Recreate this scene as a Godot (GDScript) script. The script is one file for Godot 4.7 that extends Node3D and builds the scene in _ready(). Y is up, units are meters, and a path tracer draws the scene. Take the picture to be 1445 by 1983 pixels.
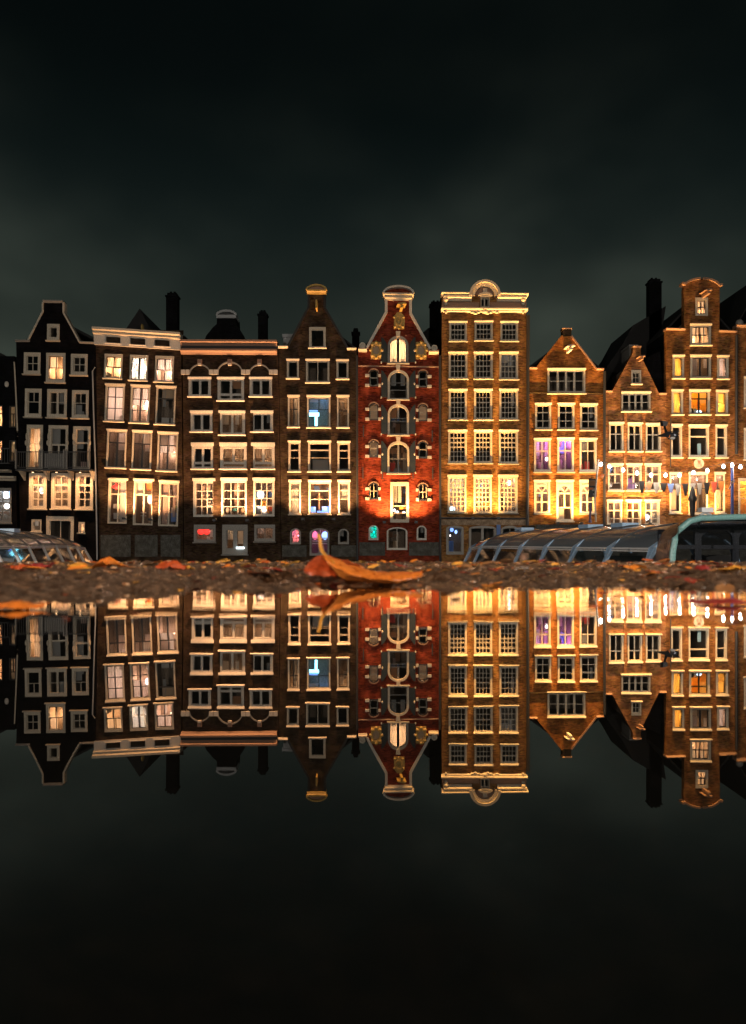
extends Node3D
# A row of gabled canal houses at night, seen from a puddle on the opposite quay.
# Facades were surveyed on a grid of 27 units to the metre (origin 722.5, 1050); at() turns a grid point into metres on the facade plane.

const PX := 27.0
const FZ := -55.5
const WATER := -1.9
const PUD := -0.045

var M := {}
var brick_img: ImageTexture
var brick_hgt: ImageTexture
var blotch: NoiseTexture2D
var grain: NoiseTexture2D
var quad_cache := {}
var rng := RandomNumberGenerator.new()

class MB:
	var v := PackedVector3Array()
	var n := PackedVector3Array()
	func tri(a: Vector3, b: Vector3, c: Vector3) -> void:
		var q := (b - a).cross(c - a)
		if q.length_squared() < 1e-16:
			return
		q = q.normalized()
		v.append_array(PackedVector3Array([a, c, b]))
		n.append_array(PackedVector3Array([q, q, q]))
	func quad(a: Vector3, b: Vector3, c: Vector3, d: Vector3) -> void:
		tri(a, b, c)
		tri(a, c, d)
	func box(x0: float, y0: float, z0: float, x1: float, y1: float, z1: float) -> void:
		var a := Vector3(x0, y0, z0); var b := Vector3(x1, y0, z0); var c := Vector3(x1, y1, z0); var d := Vector3(x0, y1, z0)
		var e := Vector3(x0, y0, z1); var f := Vector3(x1, y0, z1); var g := Vector3(x1, y1, z1); var h := Vector3(x0, y1, z1)
		hexa(a, b, c, d, e, f, g, h)
	# back face a b c d (counter-clockwise seen from the front), front face e f g h
	func hexa(a: Vector3, b: Vector3, c: Vector3, d: Vector3, e: Vector3, f: Vector3, g: Vector3, h: Vector3) -> void:
		quad(e, f, g, h); quad(b, a, d, c); quad(a, e, h, d); quad(f, b, c, g); quad(h, g, c, d); quad(a, b, f, e)
	# a box whose profile runs (z, y) round a moulding, drawn along x from x0 to x1, with its right end raised by rise
	func moulding(x0: float, x1: float, prof: Array, rise := 0.0) -> void:
		var k := prof.size()
		for i in k:
			var p: Vector2 = prof[i]; var q: Vector2 = prof[(i + 1) % k]
			quad(Vector3(x0, p.y, p.x), Vector3(x1, p.y + rise, p.x), Vector3(x1, q.y + rise, q.x), Vector3(x0, q.y, q.x))
		var t := Geometry2D.triangulate_polygon(PackedVector2Array(prof))
		for i in range(0, t.size(), 3):
			var a: Vector2 = prof[t[i]]; var b: Vector2 = prof[t[i + 1]]; var c: Vector2 = prof[t[i + 2]]
			tri(Vector3(x0, a.y, a.x), Vector3(x0, b.y, b.x), Vector3(x0, c.y, c.x))
			tri(Vector3(x1, a.y + rise, a.x), Vector3(x1, c.y + rise, c.x), Vector3(x1, b.y + rise, b.x))
	func prism(poly: PackedVector2Array, z0: float, z1: float) -> void:
		var p := poly
		var area := 0.0
		for i in p.size():
			area += p[i].cross(p[(i + 1) % p.size()])
		if area < 0:
			p = poly.duplicate()
			p.reverse()
		var t := Geometry2D.triangulate_polygon(p)
		for i in range(0, t.size(), 3):
			var a := p[t[i]]; var b := p[t[i + 1]]; var c := p[t[i + 2]]
			if (b - a).cross(c - a) < 0:
				var s := b
				b = c
				c = s
			tri(Vector3(a.x, a.y, z1), Vector3(b.x, b.y, z1), Vector3(c.x, c.y, z1))
			tri(Vector3(a.x, a.y, z0), Vector3(c.x, c.y, z0), Vector3(b.x, b.y, z0))
		for i in p.size():
			var a := p[i]; var b := p[(i + 1) % p.size()]
			quad(Vector3(a.x, a.y, z0), Vector3(b.x, b.y, z0), Vector3(b.x, b.y, z1), Vector3(a.x, a.y, z1))
	func ring(c: Vector2, rx0: float, ry0: float, rx1: float, ry1: float, z0: float, z1: float, a0 := 0.0, a1 := PI, k := 14) -> void:
		for i in k:
			var t0 := lerpf(a0, a1, float(i) / k); var t1 := lerpf(a0, a1, float(i + 1) / k)
			var p := Vector2(c.x + rx0 * cos(t0), c.y + ry0 * sin(t0)); var q := Vector2(c.x + rx1 * cos(t0), c.y + ry1 * sin(t0))
			var r := Vector2(c.x + rx1 * cos(t1), c.y + ry1 * sin(t1)); var s := Vector2(c.x + rx0 * cos(t1), c.y + ry0 * sin(t1))
			prism(PackedVector2Array([p, q, r, s]), z0, z1)
	func tube(pts: Array, r: float, k := 6) -> void:
		var rings := []
		for i in pts.size():
			var d: Vector3 = (pts[mini(i + 1, pts.size() - 1)] - pts[maxi(i - 1, 0)]).normalized()
			var u := d.cross(Vector3.UP if absf(d.y) < 0.9 else Vector3.RIGHT).normalized()
			var w := d.cross(u)
			var a := []
			for j in k:
				a.append(pts[i] + (u * cos(TAU * j / k) + w * sin(TAU * j / k)) * r)
			rings.append(a)
		for i in pts.size() - 1:
			for j in k:
				quad(rings[i][j], rings[i][(j + 1) % k], rings[i + 1][(j + 1) % k], rings[i + 1][j])
		for j in range(1, k - 1):
			tri(rings[0][0], rings[0][j + 1], rings[0][j])
			tri(rings[-1][0], rings[-1][j], rings[-1][j + 1])
	func ball(c: Vector3, r: Vector3, k := 10) -> void:
		for i in k:
			for j in k * 2:
				var f := func(a, b): return c + Vector3(r.x * sin(PI * a / k) * cos(PI * b / k), r.y * cos(PI * a / k), r.z * sin(PI * a / k) * sin(PI * b / k))
				quad(f.call(i, j), f.call(i, j + 1), f.call(i + 1, j + 1), f.call(i + 1, j))
	func lathe(c: Vector3, prof: Array, k := 14) -> void:
		for i in prof.size() - 1:
			var p: Vector2 = prof[i]; var q: Vector2 = prof[i + 1]
			for j in k:
				var s := TAU * j / k; var t := TAU * (j + 1) / k
				quad(c + Vector3(p.x * cos(s), p.y, -p.x * sin(s)), c + Vector3(p.x * cos(t), p.y, -p.x * sin(t)), c + Vector3(q.x * cos(t), q.y, -q.x * sin(t)), c + Vector3(q.x * cos(s), q.y, -q.x * sin(s)))
	# a sheet through rows of points, smooth, seen from the side on which rows x columns run counter-clockwise
	func sheet(rows: Array) -> void:
		var a := rows.size(); var b: int = rows[0].size()
		var nn := []
		for i in a:
			var line := []
			for j in b:
				var du: Vector3 = rows[i][mini(j + 1, b - 1)] - rows[i][maxi(j - 1, 0)]
				var dv: Vector3 = rows[mini(i + 1, a - 1)][j] - rows[maxi(i - 1, 0)][j]
				line.append(du.cross(dv).normalized())
			nn.append(line)
		for i in a - 1:
			for j in b - 1:
				for t in [[0, 0], [1, 1], [0, 1], [0, 0], [1, 0], [1, 1]]:
					v.append(rows[i + t[0]][j + t[1]])
					n.append(nn[i + t[0]][j + t[1]])
	func mesh() -> ArrayMesh:
		var arr := []
		arr.resize(Mesh.ARRAY_MAX)
		arr[Mesh.ARRAY_VERTEX] = v
		arr[Mesh.ARRAY_NORMAL] = n
		var m := ArrayMesh.new()
		m.add_surface_from_arrays(Mesh.PRIMITIVE_TRIANGLES, arr)
		return m

# ---------------------------------------------------------------- helpers

func at(x: float, y: float, dz := 0.0) -> Vector3:
	return Vector3((x - 722.5) / PX, (1050.0 - y) / PX, FZ + dz)

func fx(x: float) -> float:
	return (x - 722.5) / PX

func fy(y: float) -> float:
	return (1050.0 - y) / PX

func lin(r: float, g: float, b: float, a := 1.0) -> Color:
	var c := Color(r, g, b).linear_to_srgb()
	c.a = a
	return c

func numbered(parent: Node, called: String) -> String:
	if not parent.has_node(NodePath(called)):
		return called
	var k := 1
	while parent.has_node(NodePath("%s_%03d" % [called, k])):
		k += 1
	return "%s_%03d" % [called, k]

var counts := {}
func put(parent: Node, o: Node, called: String) -> void:
	var key := str(parent.get_instance_id()) + called
	var k: int = counts.get(key, 0)
	counts[key] = k + 1
	o.name = called if k == 0 else "%s_%03d" % [called, k]
	parent.add_child(o, true)

func obj(called: String, m: Mesh, mat: Material, parent: Node = self) -> MeshInstance3D:
	var o := MeshInstance3D.new()
	o.mesh = m
	o.material_override = mat
	put(parent, o, called)
	return o

func thing(called: String, label: String, category: String, where := Vector3.ZERO, group := "") -> Node3D:
	var o := Node3D.new()
	put(self, o, called)
	o.position = where
	tag(o, label, category, group)
	return o

func tag(o: Node, label: String, category: String, group := "") -> void:
	o.set_meta("label", label)
	o.set_meta("category", category)
	if group:
		o.set_meta("group", group)

func struct(called: String, m: Mesh, mat: Material, label := "") -> MeshInstance3D:
	var o := obj(called, m, mat)
	o.set_meta("kind", "structure")
	if label:
		o.set_meta("label", label)
	return o

func mat(called: String, c: Color, rough := 0.7, metal := 0.0) -> StandardMaterial3D:
	if M.has(called):
		return M[called]
	var m := StandardMaterial3D.new()
	m.resource_name = called
	m.albedo_color = c
	m.roughness = rough
	m.metallic = metal
	M[called] = m
	return m

func glow(called: String, c: Color, e: float) -> StandardMaterial3D:
	if M.has(called):
		return M[called]
	var m := mat(called, c, 0.5)
	m.emission_enabled = true
	m.emission = c
	m.emission_energy_multiplier = e
	return m

func grained(m: StandardMaterial3D, tex: Texture2D, scale: float) -> StandardMaterial3D:
	m.albedo_texture = tex
	m.uv1_triplanar = true
	m.uv1_world_triplanar = true
	m.uv1_scale = Vector3.ONE * scale
	return m

func brick(called: String, c: Color) -> StandardMaterial3D:
	if M.has(called):
		return M[called]
	var m := grained(mat(called, c, 0.85), brick_img, 1.0 / 2.6)
	m.heightmap_enabled = true
	m.heightmap_texture = brick_hgt
	m.heightmap_scale = 1.2
	m.metallic_specular = 0.18
	blotched(m, 1.0 / 7.0)
	return m

func blotched(m: StandardMaterial3D, scale: float) -> void:
	m.detail_enabled = true
	m.detail_blend_mode = BaseMaterial3D.BLEND_MODE_MUL
	m.detail_albedo = blotch
	m.detail_uv_layer = BaseMaterial3D.DETAIL_UV_2
	m.uv2_triplanar = true
	m.uv2_world_triplanar = true
	m.uv2_scale = Vector3.ONE * scale

func noise(freq: float, octaves: int, s: int) -> FastNoiseLite:
	var f := FastNoiseLite.new()
	f.noise_type = FastNoiseLite.TYPE_SIMPLEX
	f.frequency = freq
	f.fractal_octaves = octaves
	f.seed = s
	return f

func noise_tex(freq: float, octaves: int, s: int, lo: Color, hi: Color, side := 512) -> NoiseTexture2D:
	var t := NoiseTexture2D.new()
	t.width = side
	t.height = side
	t.seamless = true
	t.noise = noise(freq, octaves, s)
	var g := Gradient.new()
	g.set_color(0, lo)
	g.set_color(1, hi)
	t.color_ramp = g
	return t

func make_textures() -> void:
	# bricks of 20 x 5.5 cm with their joints, in running bond on a 2.6 m square
	var side := 624
	var im := Image.create(side, side, false, Image.FORMAT_RGB8)
	var hg := Image.create(side, side, false, Image.FORMAT_RGB8)
	im.fill(Color(0.72, 0.69, 0.65))
	hg.fill(Color(0.2, 0.2, 0.2))
	var rows := 40
	for r in rows:
		var y0 := r * side / rows; var y1 := (r + 1) * side / rows
		for b in 12:
			var x0 := b * 52 + (26 if r % 2 else 0)
			var t := rng.randf_range(0.74, 1.0)
			if rng.randf() < 0.12:
				t *= 0.74
			var c := Color(t, t * rng.randf_range(0.88, 1.0), t * rng.randf_range(0.8, 1.0))
			var hh := rng.randf_range(0.7, 1.0)
			for part in 2:
				var rect := Rect2i(x0 + 2 - part * side, y0 + 1, 49, y1 - y0 - 2)
				im.fill_rect(rect, c)
				hg.fill_rect(rect, Color(hh, hh, hh))
	var fine := noise(0.11, 3, 5)
	for y in side:
		for x in side:
			var k := 1.0 + 0.22 * fine.get_noise_2d(x, y)
			var c := im.get_pixel(x, y)
			im.set_pixel(x, y, Color(c.r * k, c.g * k, c.b * k))
	brick_img = ImageTexture.create_from_image(im)
	brick_hgt = ImageTexture.create_from_image(hg)
	blotch = noise_tex(0.012, 5, 21, Color(0.66, 0.63, 0.6), Color(1, 1, 1))
	grain = noise_tex(0.03, 5, 8, Color(0.62, 0.6, 0.58), Color(1, 1, 1))

func make_materials() -> void:
	make_textures()
	# walls
	brick("black_brick", lin(0.012, 0.0125, 0.016))
	brick("umber_brick", lin(0.092, 0.07, 0.052))
	brick("brown_brick", lin(0.095, 0.071, 0.051))
	brick("dark_brick", lin(0.098, 0.078, 0.056))
	brick("red_brick", lin(0.38, 0.085, 0.05))
	brick("tan_brick", lin(0.46, 0.27, 0.11))
	brick("orange_brick", lin(0.56, 0.26, 0.08))
	brick("clinker_brick", lin(0.52, 0.29, 0.14))
	brick("russet_brick", lin(0.4, 0.215, 0.09))
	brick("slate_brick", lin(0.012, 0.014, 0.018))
	blotched(grained(mat("plinth_plaster", lin(0.16, 0.17, 0.16), 0.9), grain, 0.6), 0.3)
	blotched(grained(mat("sandstone", lin(0.55, 0.42, 0.3), 0.85), grain, 0.8), 0.3)
	grained(mat("white_paint", lin(0.78, 0.74, 0.67), 0.5), grain, 0.9)
	grained(mat("cream_paint", lin(0.76, 0.68, 0.55), 0.5), grain, 0.9)
	grained(mat("grey_paint", lin(0.34, 0.33, 0.31), 0.55), grain, 0.9)
	grained(mat("rose_and_lit_trim", lin(0.42, 0.25, 0.17), 0.6), grain, 0.9)  # real rose on the frieze; on the double cornice, orange light painted in
	grained(mat("black_paint", lin(0.018, 0.018, 0.02), 0.4), grain, 0.9)
	grained(mat("green_paint", lin(0.02, 0.026, 0.022), 0.45), grain, 0.9)
	grained(mat("roof_tiles", lin(0.009, 0.009, 0.01), 0.8), grain, 1.4)
	grained(mat("gold_paint", lin(0.62, 0.42, 0.12), 0.4), grain, 0.9)
	mat("iron", lin(0.03, 0.03, 0.032), 0.5)
	mat("zinc", lin(0.34, 0.35, 0.36), 0.45, 0.3)
	grained(mat("room_plaster", lin(0.34, 0.27, 0.21), 0.9), grain, 0.5)
	var g := mat("glass", Color(0.05, 0.06, 0.07, 0.06), 0.02)
	g.transparency = BaseMaterial3D.TRANSPARENCY_ALPHA
	for a in [["warm", lin(0.5, 0.36, 0.24)], ["pink", lin(0.45, 0.31, 0.26)], ["white", lin(0.52, 0.49, 0.46)], ["amber", lin(0.85, 0.5, 0.1)], ["grey", lin(0.3, 0.3, 0.29)], ["wood", lin(0.35, 0.17, 0.08)], ["red", lin(0.7, 0.06, 0.04)], ["purple", lin(0.45, 0.2, 0.6)], ["blue", lin(0.12, 0.25, 0.6)], ["orange", lin(0.8, 0.22, 0.03)]]:
		var c := mat("cloth_" + a[0], a[1], 0.9)
		c.backlight_enabled = true
		c.backlight = Color(0.85, 0.85, 0.85)

const LAMP_COLORS := {"warm": Vector3(1, 0.56, 0.26), "amber": Vector3(1, 0.42, 0.05), "pink": Vector3(1, 0.6, 0.42), "white": Vector3(1, 0.86, 0.7), "cool": Vector3(0.6, 0.8, 1.0), "purple": Vector3(0.95, 0.3, 1.0), "teal": Vector3(0.0, 0.75, 0.68), "blue": Vector3(0.2, 0.45, 1.0), "rose": Vector3(1.0, 0.25, 0.35)}

func lamp_color(key: String) -> Color:
	var c: Vector3 = LAMP_COLORS[key]
	return lin(c.x, c.y, c.z)

func omni(parent: Node, where: Vector3, c: Color, e: float, size := 0.05) -> OmniLight3D:
	var l := OmniLight3D.new()
	l.light_color = c
	l.light_energy = e
	l.light_size = size
	l.omni_range = 60.0
	l.omni_attenuation = 2.0
	l.shadow_enabled = true
	put(parent, l, "lamp_light")
	l.position = where
	return l

func spot(parent: Node, where: Vector3, toward: Vector3, c: Color, e: float, half: float, size := 0.05) -> SpotLight3D:
	var l := SpotLight3D.new()
	l.light_color = c
	l.light_energy = e
	l.light_size = size
	l.spot_angle = half
	l.spot_angle_attenuation = 1.0
	l.spot_range = 80.0
	l.spot_attenuation = 2.0
	l.shadow_enabled = true
	put(parent, l, "lamp_light")
	l.position = where
	l.basis = Basis.looking_at(toward, Vector3.FORWARD if absf(toward.normalized().y) > 0.9 else Vector3.UP)
	return l

# ---------------------------------------------------------------- windows

func pane_mesh(w: float, h: float) -> Mesh:
	var key := Vector2i(roundi(w * 500), roundi(h * 500))
	if not quad_cache.has(key):
		var q := QuadMesh.new()
		q.size = Vector2(key.x / 500.0, key.y / 500.0)
		quad_cache[key] = q
	return quad_cache[key]

func pleats(w: float, h: float, k: int, depth := 0.05) -> Mesh:
	var b := MB.new()
	var rows := []
	for i in 2:
		var line := []
		for j in k * 4 + 1:
			line.append(Vector3(-w / 2 + w * j / (k * 4.0), -h / 2 + h * i, depth * sin(j * PI / 2 + 0.4) * (0.7 + 0.3 * sin(j * 1.7))))
		rows.append(line)
	b.sheet(rows)
	return b.mesh()

# rows: [share of the height, panes across] from the top down. o: fw ft fb (frame, grid units), arch, frame, bars, head, sill, lit [energy, colour], hang [[left, right, top, bottom, cloth]...], tilt, room
func window(house: Node3D, x0: float, y0: float, x1: float, y1: float, rows: Array, o: Dictionary) -> MeshInstance3D:
	var called: String = o.get("called", "window")
	var w := (x1 - x0) / PX; var h := (y1 - y0) / PX
	var fw: float = o.get("fw", 3.5) / PX; var ft: float = o.get("ft", 5.0) / PX; var fb: float = o.get("fb", 3.0) / PX
	var fm: Material = M[o.get("frame", "white_paint")]
	var bm: Material = M[o.get("bars", o.get("frame", "white_paint"))]
	var arch: float = o.get("arch", 0.0) / PX
	var z0 := -0.24; var z1: float = o.get("proud", 0.04)
	var c := MB.new()
	c.box(-w / 2, 0, z0, -w / 2 + fw, h - arch, z1)
	c.box(w / 2 - fw, 0, z0, w / 2, h - arch, z1)
	c.box(-w / 2 + fw, 0, z0, w / 2 - fw, fb, z1 - 0.003)
	if arch > 0.0:
		c.ring(Vector2(0, h - arch), w / 2 - fw, maxf(arch - ft, 0.02), w / 2, arch, z0, z1)
	else:
		c.box(-w / 2 + fw, h - ft, z0, w / 2 - fw, h, z1 - 0.003)
	var win := obj(called, c.mesh(), fm, house)
	win.position = at((x0 + x1) / 2, y1)
	win.rotation.z = deg_to_rad(-o.get("tilt", 0.0))
	if o.get("head", false):
		var b := MB.new()
		b.moulding(-w / 2 - 0.04, w / 2 + 0.04, [Vector2(z1, h - ft * 0.62), Vector2(z1 + 0.05, h - ft * 0.62), Vector2(z1 + 0.1, h - 0.02), Vector2(z1 + 0.1, h + 0.03), Vector2(z1, h + 0.05)])
		obj("lintel", b.mesh(), fm, win)
	if o.get("sill", true):
		var b := MB.new()
		var so: float = o.get("sill_out", 0.16)
		b.moulding(-w / 2 - 0.06, w / 2 + 0.06, [Vector2(-0.02, -0.09), Vector2(z1 + so * 0.4, -0.09), Vector2(z1 + so, -0.05), Vector2(z1 + so, 0.0), Vector2(z1 + 0.002, 0.025), Vector2(-0.02, 0.025)])
		obj("sill", b.mesh(), M[o.get("sill_mat", o.get("frame", "white_paint"))], win)
	# sash and panes
	var ix0 := -w / 2 + fw; var ix1 := w / 2 - fw; var iy1 := h - ft if arch == 0.0 else h - ft * 0.5
	var s := MB.new()
	var bw: float = o.get("bw", 1.2) / PX; var rim := 0.035
	s.box(ix0, fb, -0.17, ix0 + rim, iy1, -0.08); s.box(ix1 - rim, fb, -0.17, ix1, iy1, -0.08)
	s.box(ix0 + rim, fb, -0.17, ix1 - rim, fb + rim + 0.02, -0.083); s.box(ix0 + rim, iy1 - rim, -0.17, ix1 - rim, iy1, -0.083)
	var ax0 := ix0 + rim; var ax1 := ix1 - rim; var top := iy1 - rim; var full := top - fb - rim - 0.02
	var y := top
	for r in rows.size():
		var hh: float = rows[r][0] * full; var k: int = rows[r][1]
		var bar: float = (rows[r][2] if rows[r].size() > 2 else bw * PX) / PX
		if r > 0:
			s.box(ax0, y - bar / 2, -0.165, ax1, y + bar / 2, -0.07)
		var cw := (ax1 - ax0) / k
		var vb: float = (rows[r][3] if rows[r].size() > 3 else bw * PX) / PX
		for i in k:
			if i > 0:
				s.box(ax0 + cw * i - vb / 2, y - hh, -0.16, ax0 + cw * i + vb / 2, y, -0.075)
			var p := obj("pane", pane_mesh(cw, hh), M.glass, win)
			p.position = Vector3(ax0 + cw * (i + 0.5), y - hh / 2, -0.12)
			p.rotation = Vector3(rng.randf_range(-0.012, 0.012), rng.randf_range(-0.012, 0.012), 0)
		y -= hh
	obj("sash", s.mesh(), bm, win)
	# the room behind, a shell with its own ceiling lamp when lit
	var rd: float = o.get("deep", 1.5 if o.has("lit") else 4.0); var rx := w / 2 + 0.08; var ry0 := -0.25; var ry1 := h + 0.3
	var room := MB.new(); var zb := z0 - 0.005 - rd; var zf := z0 - 0.005
	room.box(-rx, ry0, zb - 0.05, rx, ry1, zb)
	room.box(-rx - 0.05, ry0, zb, -rx, ry1, zf); room.box(rx, ry0, zb, rx + 0.05, ry1, zf)
	room.box(-rx, ry0 - 0.05, zb, rx, ry0, zf); room.box(-rx, ry1, zb, rx, ry1 + 0.05, zf)
	var lit: Array = o.get("lit", [])
	obj("room", room.mesh(), M[o.get("room", "room_plaster")], win)
	if lit:
		var c2 := lamp_color(lit[1])
		var bulb := SphereMesh.new()
		bulb.radius = 0.06; bulb.height = 0.12; bulb.radial_segments = 10; bulb.rings = 6
		var lamp := obj("room_lamp", bulb, glow("bulb_" + lit[1], c2, 3.0), win)
		# behind drawn curtains the lamp hangs low and far back, else it hides above the window head
		var drawn := 0.0
		for q in o.get("hang", []):
			if q.size() < 6 and q[3] - q[2] > 0.75:
				drawn += q[1] - q[0]
		lamp.position = Vector3(rx * 0.1, h * 0.55, zf - rd * 0.9) if drawn > 0.62 else Vector3(rx * 0.3, h + 0.16, zf - rd * 0.55)
		omni(lamp, Vector3.ZERO, c2, lit[0] * (0.95 if drawn > 0.62 else 0.3), 0.05)
	if lit and rd > 1.8:
		# built-in cupboards and pictures against the back wall
		var cb := MB.new()
		var cx := rng.randf_range(-rx * 0.7, rx * 0.3)
		cb.box(cx, ry0 + 0.01, zb, cx + rng.randf_range(0.3, 0.6) * rx, h * rng.randf_range(0.35, 0.6), zb + 0.35)
		obj("cupboard", cb.mesh(), M["cloth_" + ["wood", "grey", "warm"][rng.randi() % 3]], win)
		var pc := MB.new()
		for i in 3:
			var ux := rng.randf_range(-rx * 0.85, rx * 0.5); var uy := h * rng.randf_range(0.5, 0.85)
			pc.box(ux, uy, zb, ux + rng.randf_range(0.15, 0.4), uy + rng.randf_range(0.2, 0.5), zb + 0.04 + 0.01 * i)
		obj("picture", pc.mesh(), M["cloth_" + ["wood", "grey", "blue"][rng.randi() % 3]], win)
	for q in o.get("hang", []):
		var qw: float = (q[1] - q[0]) * (ix1 - ix0); var qh: float = (q[3] - q[2]) * (iy1 - fb)
		var where := Vector3(ix0 + (q[0] + q[1]) / 2 * (ix1 - ix0), iy1 - (q[2] + q[3]) / 2 * (iy1 - fb), (-0.34 if q.size() < 6 else q[5]))
		var cl: MeshInstance3D
		if q[2] < 0.02 and q[3] > 0.75:
			cl = obj("curtain", pleats(qw, qh, maxi(2, roundi(qw * 9))), M["cloth_" + q[4]], win)
		else:
			var b := MB.new()
			b.box(-qw / 2, -qh / 2, -0.01, qw / 2, qh / 2, 0.01)
			cl = obj("blind", b.mesh(), M["cloth_" + q[4]], win)
		cl.position = where
	if arch > 0.0 and not o.get("no_spandrel", false):
		var sp := MB.new()
		for sd in [-1, 1]:
			var poly := PackedVector2Array([Vector2(sd * w / 2, h - arch)])
			for i in range(0, 9):
				var a := PI / 2 * i / 8.0
				poly.append(Vector2(sd * w / 2 * cos(a), h - arch + arch * sin(a)))
			poly.append(Vector2(sd * w / 2, h))
			sp.prism(poly, -0.3, -0.004)
		obj("spandrel", sp.mesh(), house.get_meta("wall_mat"), win)
	return win

# ---------------------------------------------------------------- houses

func chain_x(ch: Array, y: float, eps: float) -> float:
	var yy := y + eps
	for i in ch.size() - 1:
		if yy >= ch[i][1] and yy <= ch[i + 1][1] and ch[i + 1][1] > ch[i][1]:
			return lerpf(ch[i][0], ch[i + 1][0], (yy - ch[i][1]) / (ch[i + 1][1] - ch[i][1]))
	return ch[-1][0]

# the front of a house between its left and right outlines (grid points from the top down), with the openings left out
func wall_mesh(left: Array, right: Array, holes: Array, thick := 0.45) -> Mesh:
	var b := MB.new()
	var ys := {}
	for p in left + right:
		ys[float(p[1])] = true
	for h in holes:
		ys[float(h[1])] = true
		ys[float(h[3])] = true
	var yl := ys.keys()
	yl.sort()
	for i in yl.size() - 1:
		var ya: float = yl[i]; var yb: float = yl[i + 1]
		if yb - ya < 0.01:
			continue
		var cuts := []
		for h in holes:
			if h[1] <= ya + 0.005 and h[3] >= yb - 0.005:
				cuts.append(h)
		cuts.sort_custom(func(p, q): return p[0] < q[0])
		var la := chain_x(left, ya, 0.001); var lb := chain_x(left, yb, -0.001)
		var ra := chain_x(right, ya, 0.001); var rb := chain_x(right, yb, -0.001)
		var xa := la; var xb := lb
		for h in cuts + [null]:
			var ea: float = ra if h == null else float(h[0])
			var eb: float = rb if h == null else float(h[0])
			if ea - xa > 0.01 or eb - xb > 0.01:
				b.quad(lo(xb, yb), lo(eb, yb), lo(ea, ya), lo(xa, ya))
			if h != null:
				xa = h[2]
				xb = h[2]
	var back := Vector3(0, 0, -thick)
	for i in left.size() - 1:
		var p := lo(left[i][0], left[i][1]); var q := lo(left[i + 1][0], left[i + 1][1])
		b.quad(p + back, q + back, q, p)
	for i in right.size() - 1:
		var p := lo(right[i][0], right[i][1]); var q := lo(right[i + 1][0], right[i + 1][1])
		b.quad(p, q, q + back, p + back)
	b.quad(lo(left[0][0], left[0][1]), lo(right[0][0], right[0][1]), lo(right[0][0], right[0][1]) + back, lo(left[0][0], left[0][1]) + back)
	return b.mesh()

func lo(x: float, y: float) -> Vector3:
	return at(x, y)

# spec: name, label, mat, L, R, eaves (grid height of the side walls), ridge [x, y] or none, wins [[x0, y0, x1, y1, rows, options]]
func build_house(sp: Dictionary) -> Node3D:
	var h := thing(sp.name, sp.label, "house")
	h.set_meta("wall_mat", M[sp.mat])
	var base: Dictionary = sp.get("base", {})
	var holes := []
	for w in sp.wins:
		holes.append([w[0], w[1], w[2], w[3]])
	obj("wall", wall_mesh(sp.L, sp.R, holes), M[sp.mat], h)
	for w in sp.wins:
		var o := base.duplicate()
		if w.size() > 5:
			o.merge(w[5], true)
		window(h, w[0], w[1], w[2], w[3], w[4], o)
	var x0: float = fx(sp.L[-1][0]) + 0.03; var x1: float = fx(sp.R[-1][0]) - 0.03
	var y0 := fy(1108); var y1 := fy(sp.eaves)
	var s := MB.new()
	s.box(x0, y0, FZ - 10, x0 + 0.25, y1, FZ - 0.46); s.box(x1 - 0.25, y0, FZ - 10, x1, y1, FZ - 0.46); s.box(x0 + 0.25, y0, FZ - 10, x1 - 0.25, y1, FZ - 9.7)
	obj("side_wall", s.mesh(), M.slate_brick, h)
	var r := MB.new()
	if sp.has("ridge"):
		var rx := fx(sp.ridge[0]); var ry := fy(sp.ridge[1])
		for e in [x0 - 0.02, x1 + 0.02]:
			r.prism(PackedVector2Array([Vector2(e, y1 + 0.005), Vector2(e, y1 + 0.2), Vector2(rx, ry), Vector2(rx, ry - 0.2)]), FZ - 10.02, FZ - 0.44)
		var bg := MB.new()
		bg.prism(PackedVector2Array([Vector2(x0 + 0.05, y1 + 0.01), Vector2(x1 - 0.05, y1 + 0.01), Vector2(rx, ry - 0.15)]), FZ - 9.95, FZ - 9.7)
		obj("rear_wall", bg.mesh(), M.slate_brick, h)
	else:
		r.box(x0 + 0.01, y1 + 0.005, FZ - 9.98, x1 - 0.01, y1 + 0.12, FZ - 0.47)
	obj("roof", r.mesh(), M.roof_tiles, h)
	return h

# a stone or wooden band lying on the facade, between two grid points of its upper edge, tall and out in metres, coved below
func band(h: Node3D, called: String, x0: float, y0: float, x1: float, y1: float, tall: float, out: float, m: Material, back := -0.02) -> MeshInstance3D:
	var b := MB.new()
	var a := at(x0, y0)
	b.moulding(fx(x0), fx(x1), [Vector2(FZ + back, a.y - tall), Vector2(FZ + out * 0.35, a.y - tall), Vector2(FZ + out * 0.55, a.y - tall * 0.62), Vector2(FZ + out, a.y - tall * 0.38), Vector2(FZ + out, a.y), Vector2(FZ + back, a.y + 0.02)], fy(y1) - fy(y0))
	return obj(called, b.mesh(), m, h)

func slab(h: Node3D, called: String, poly: Array, z0: float, z1: float, m: Material) -> MeshInstance3D:
	var p := PackedVector2Array()
	for q in poly:
		p.append(Vector2(fx(q[0]), fy(q[1])))
	var b := MB.new()
	b.prism(p, FZ + z0, FZ + z1)
	return obj(called, b.mesh(), m, h)

func rect(x0: float, y0: float, x1: float, y1: float) -> Array:
	return [[x0, y1], [x1, y1], [x1, y0], [x0, y0]]

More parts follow.
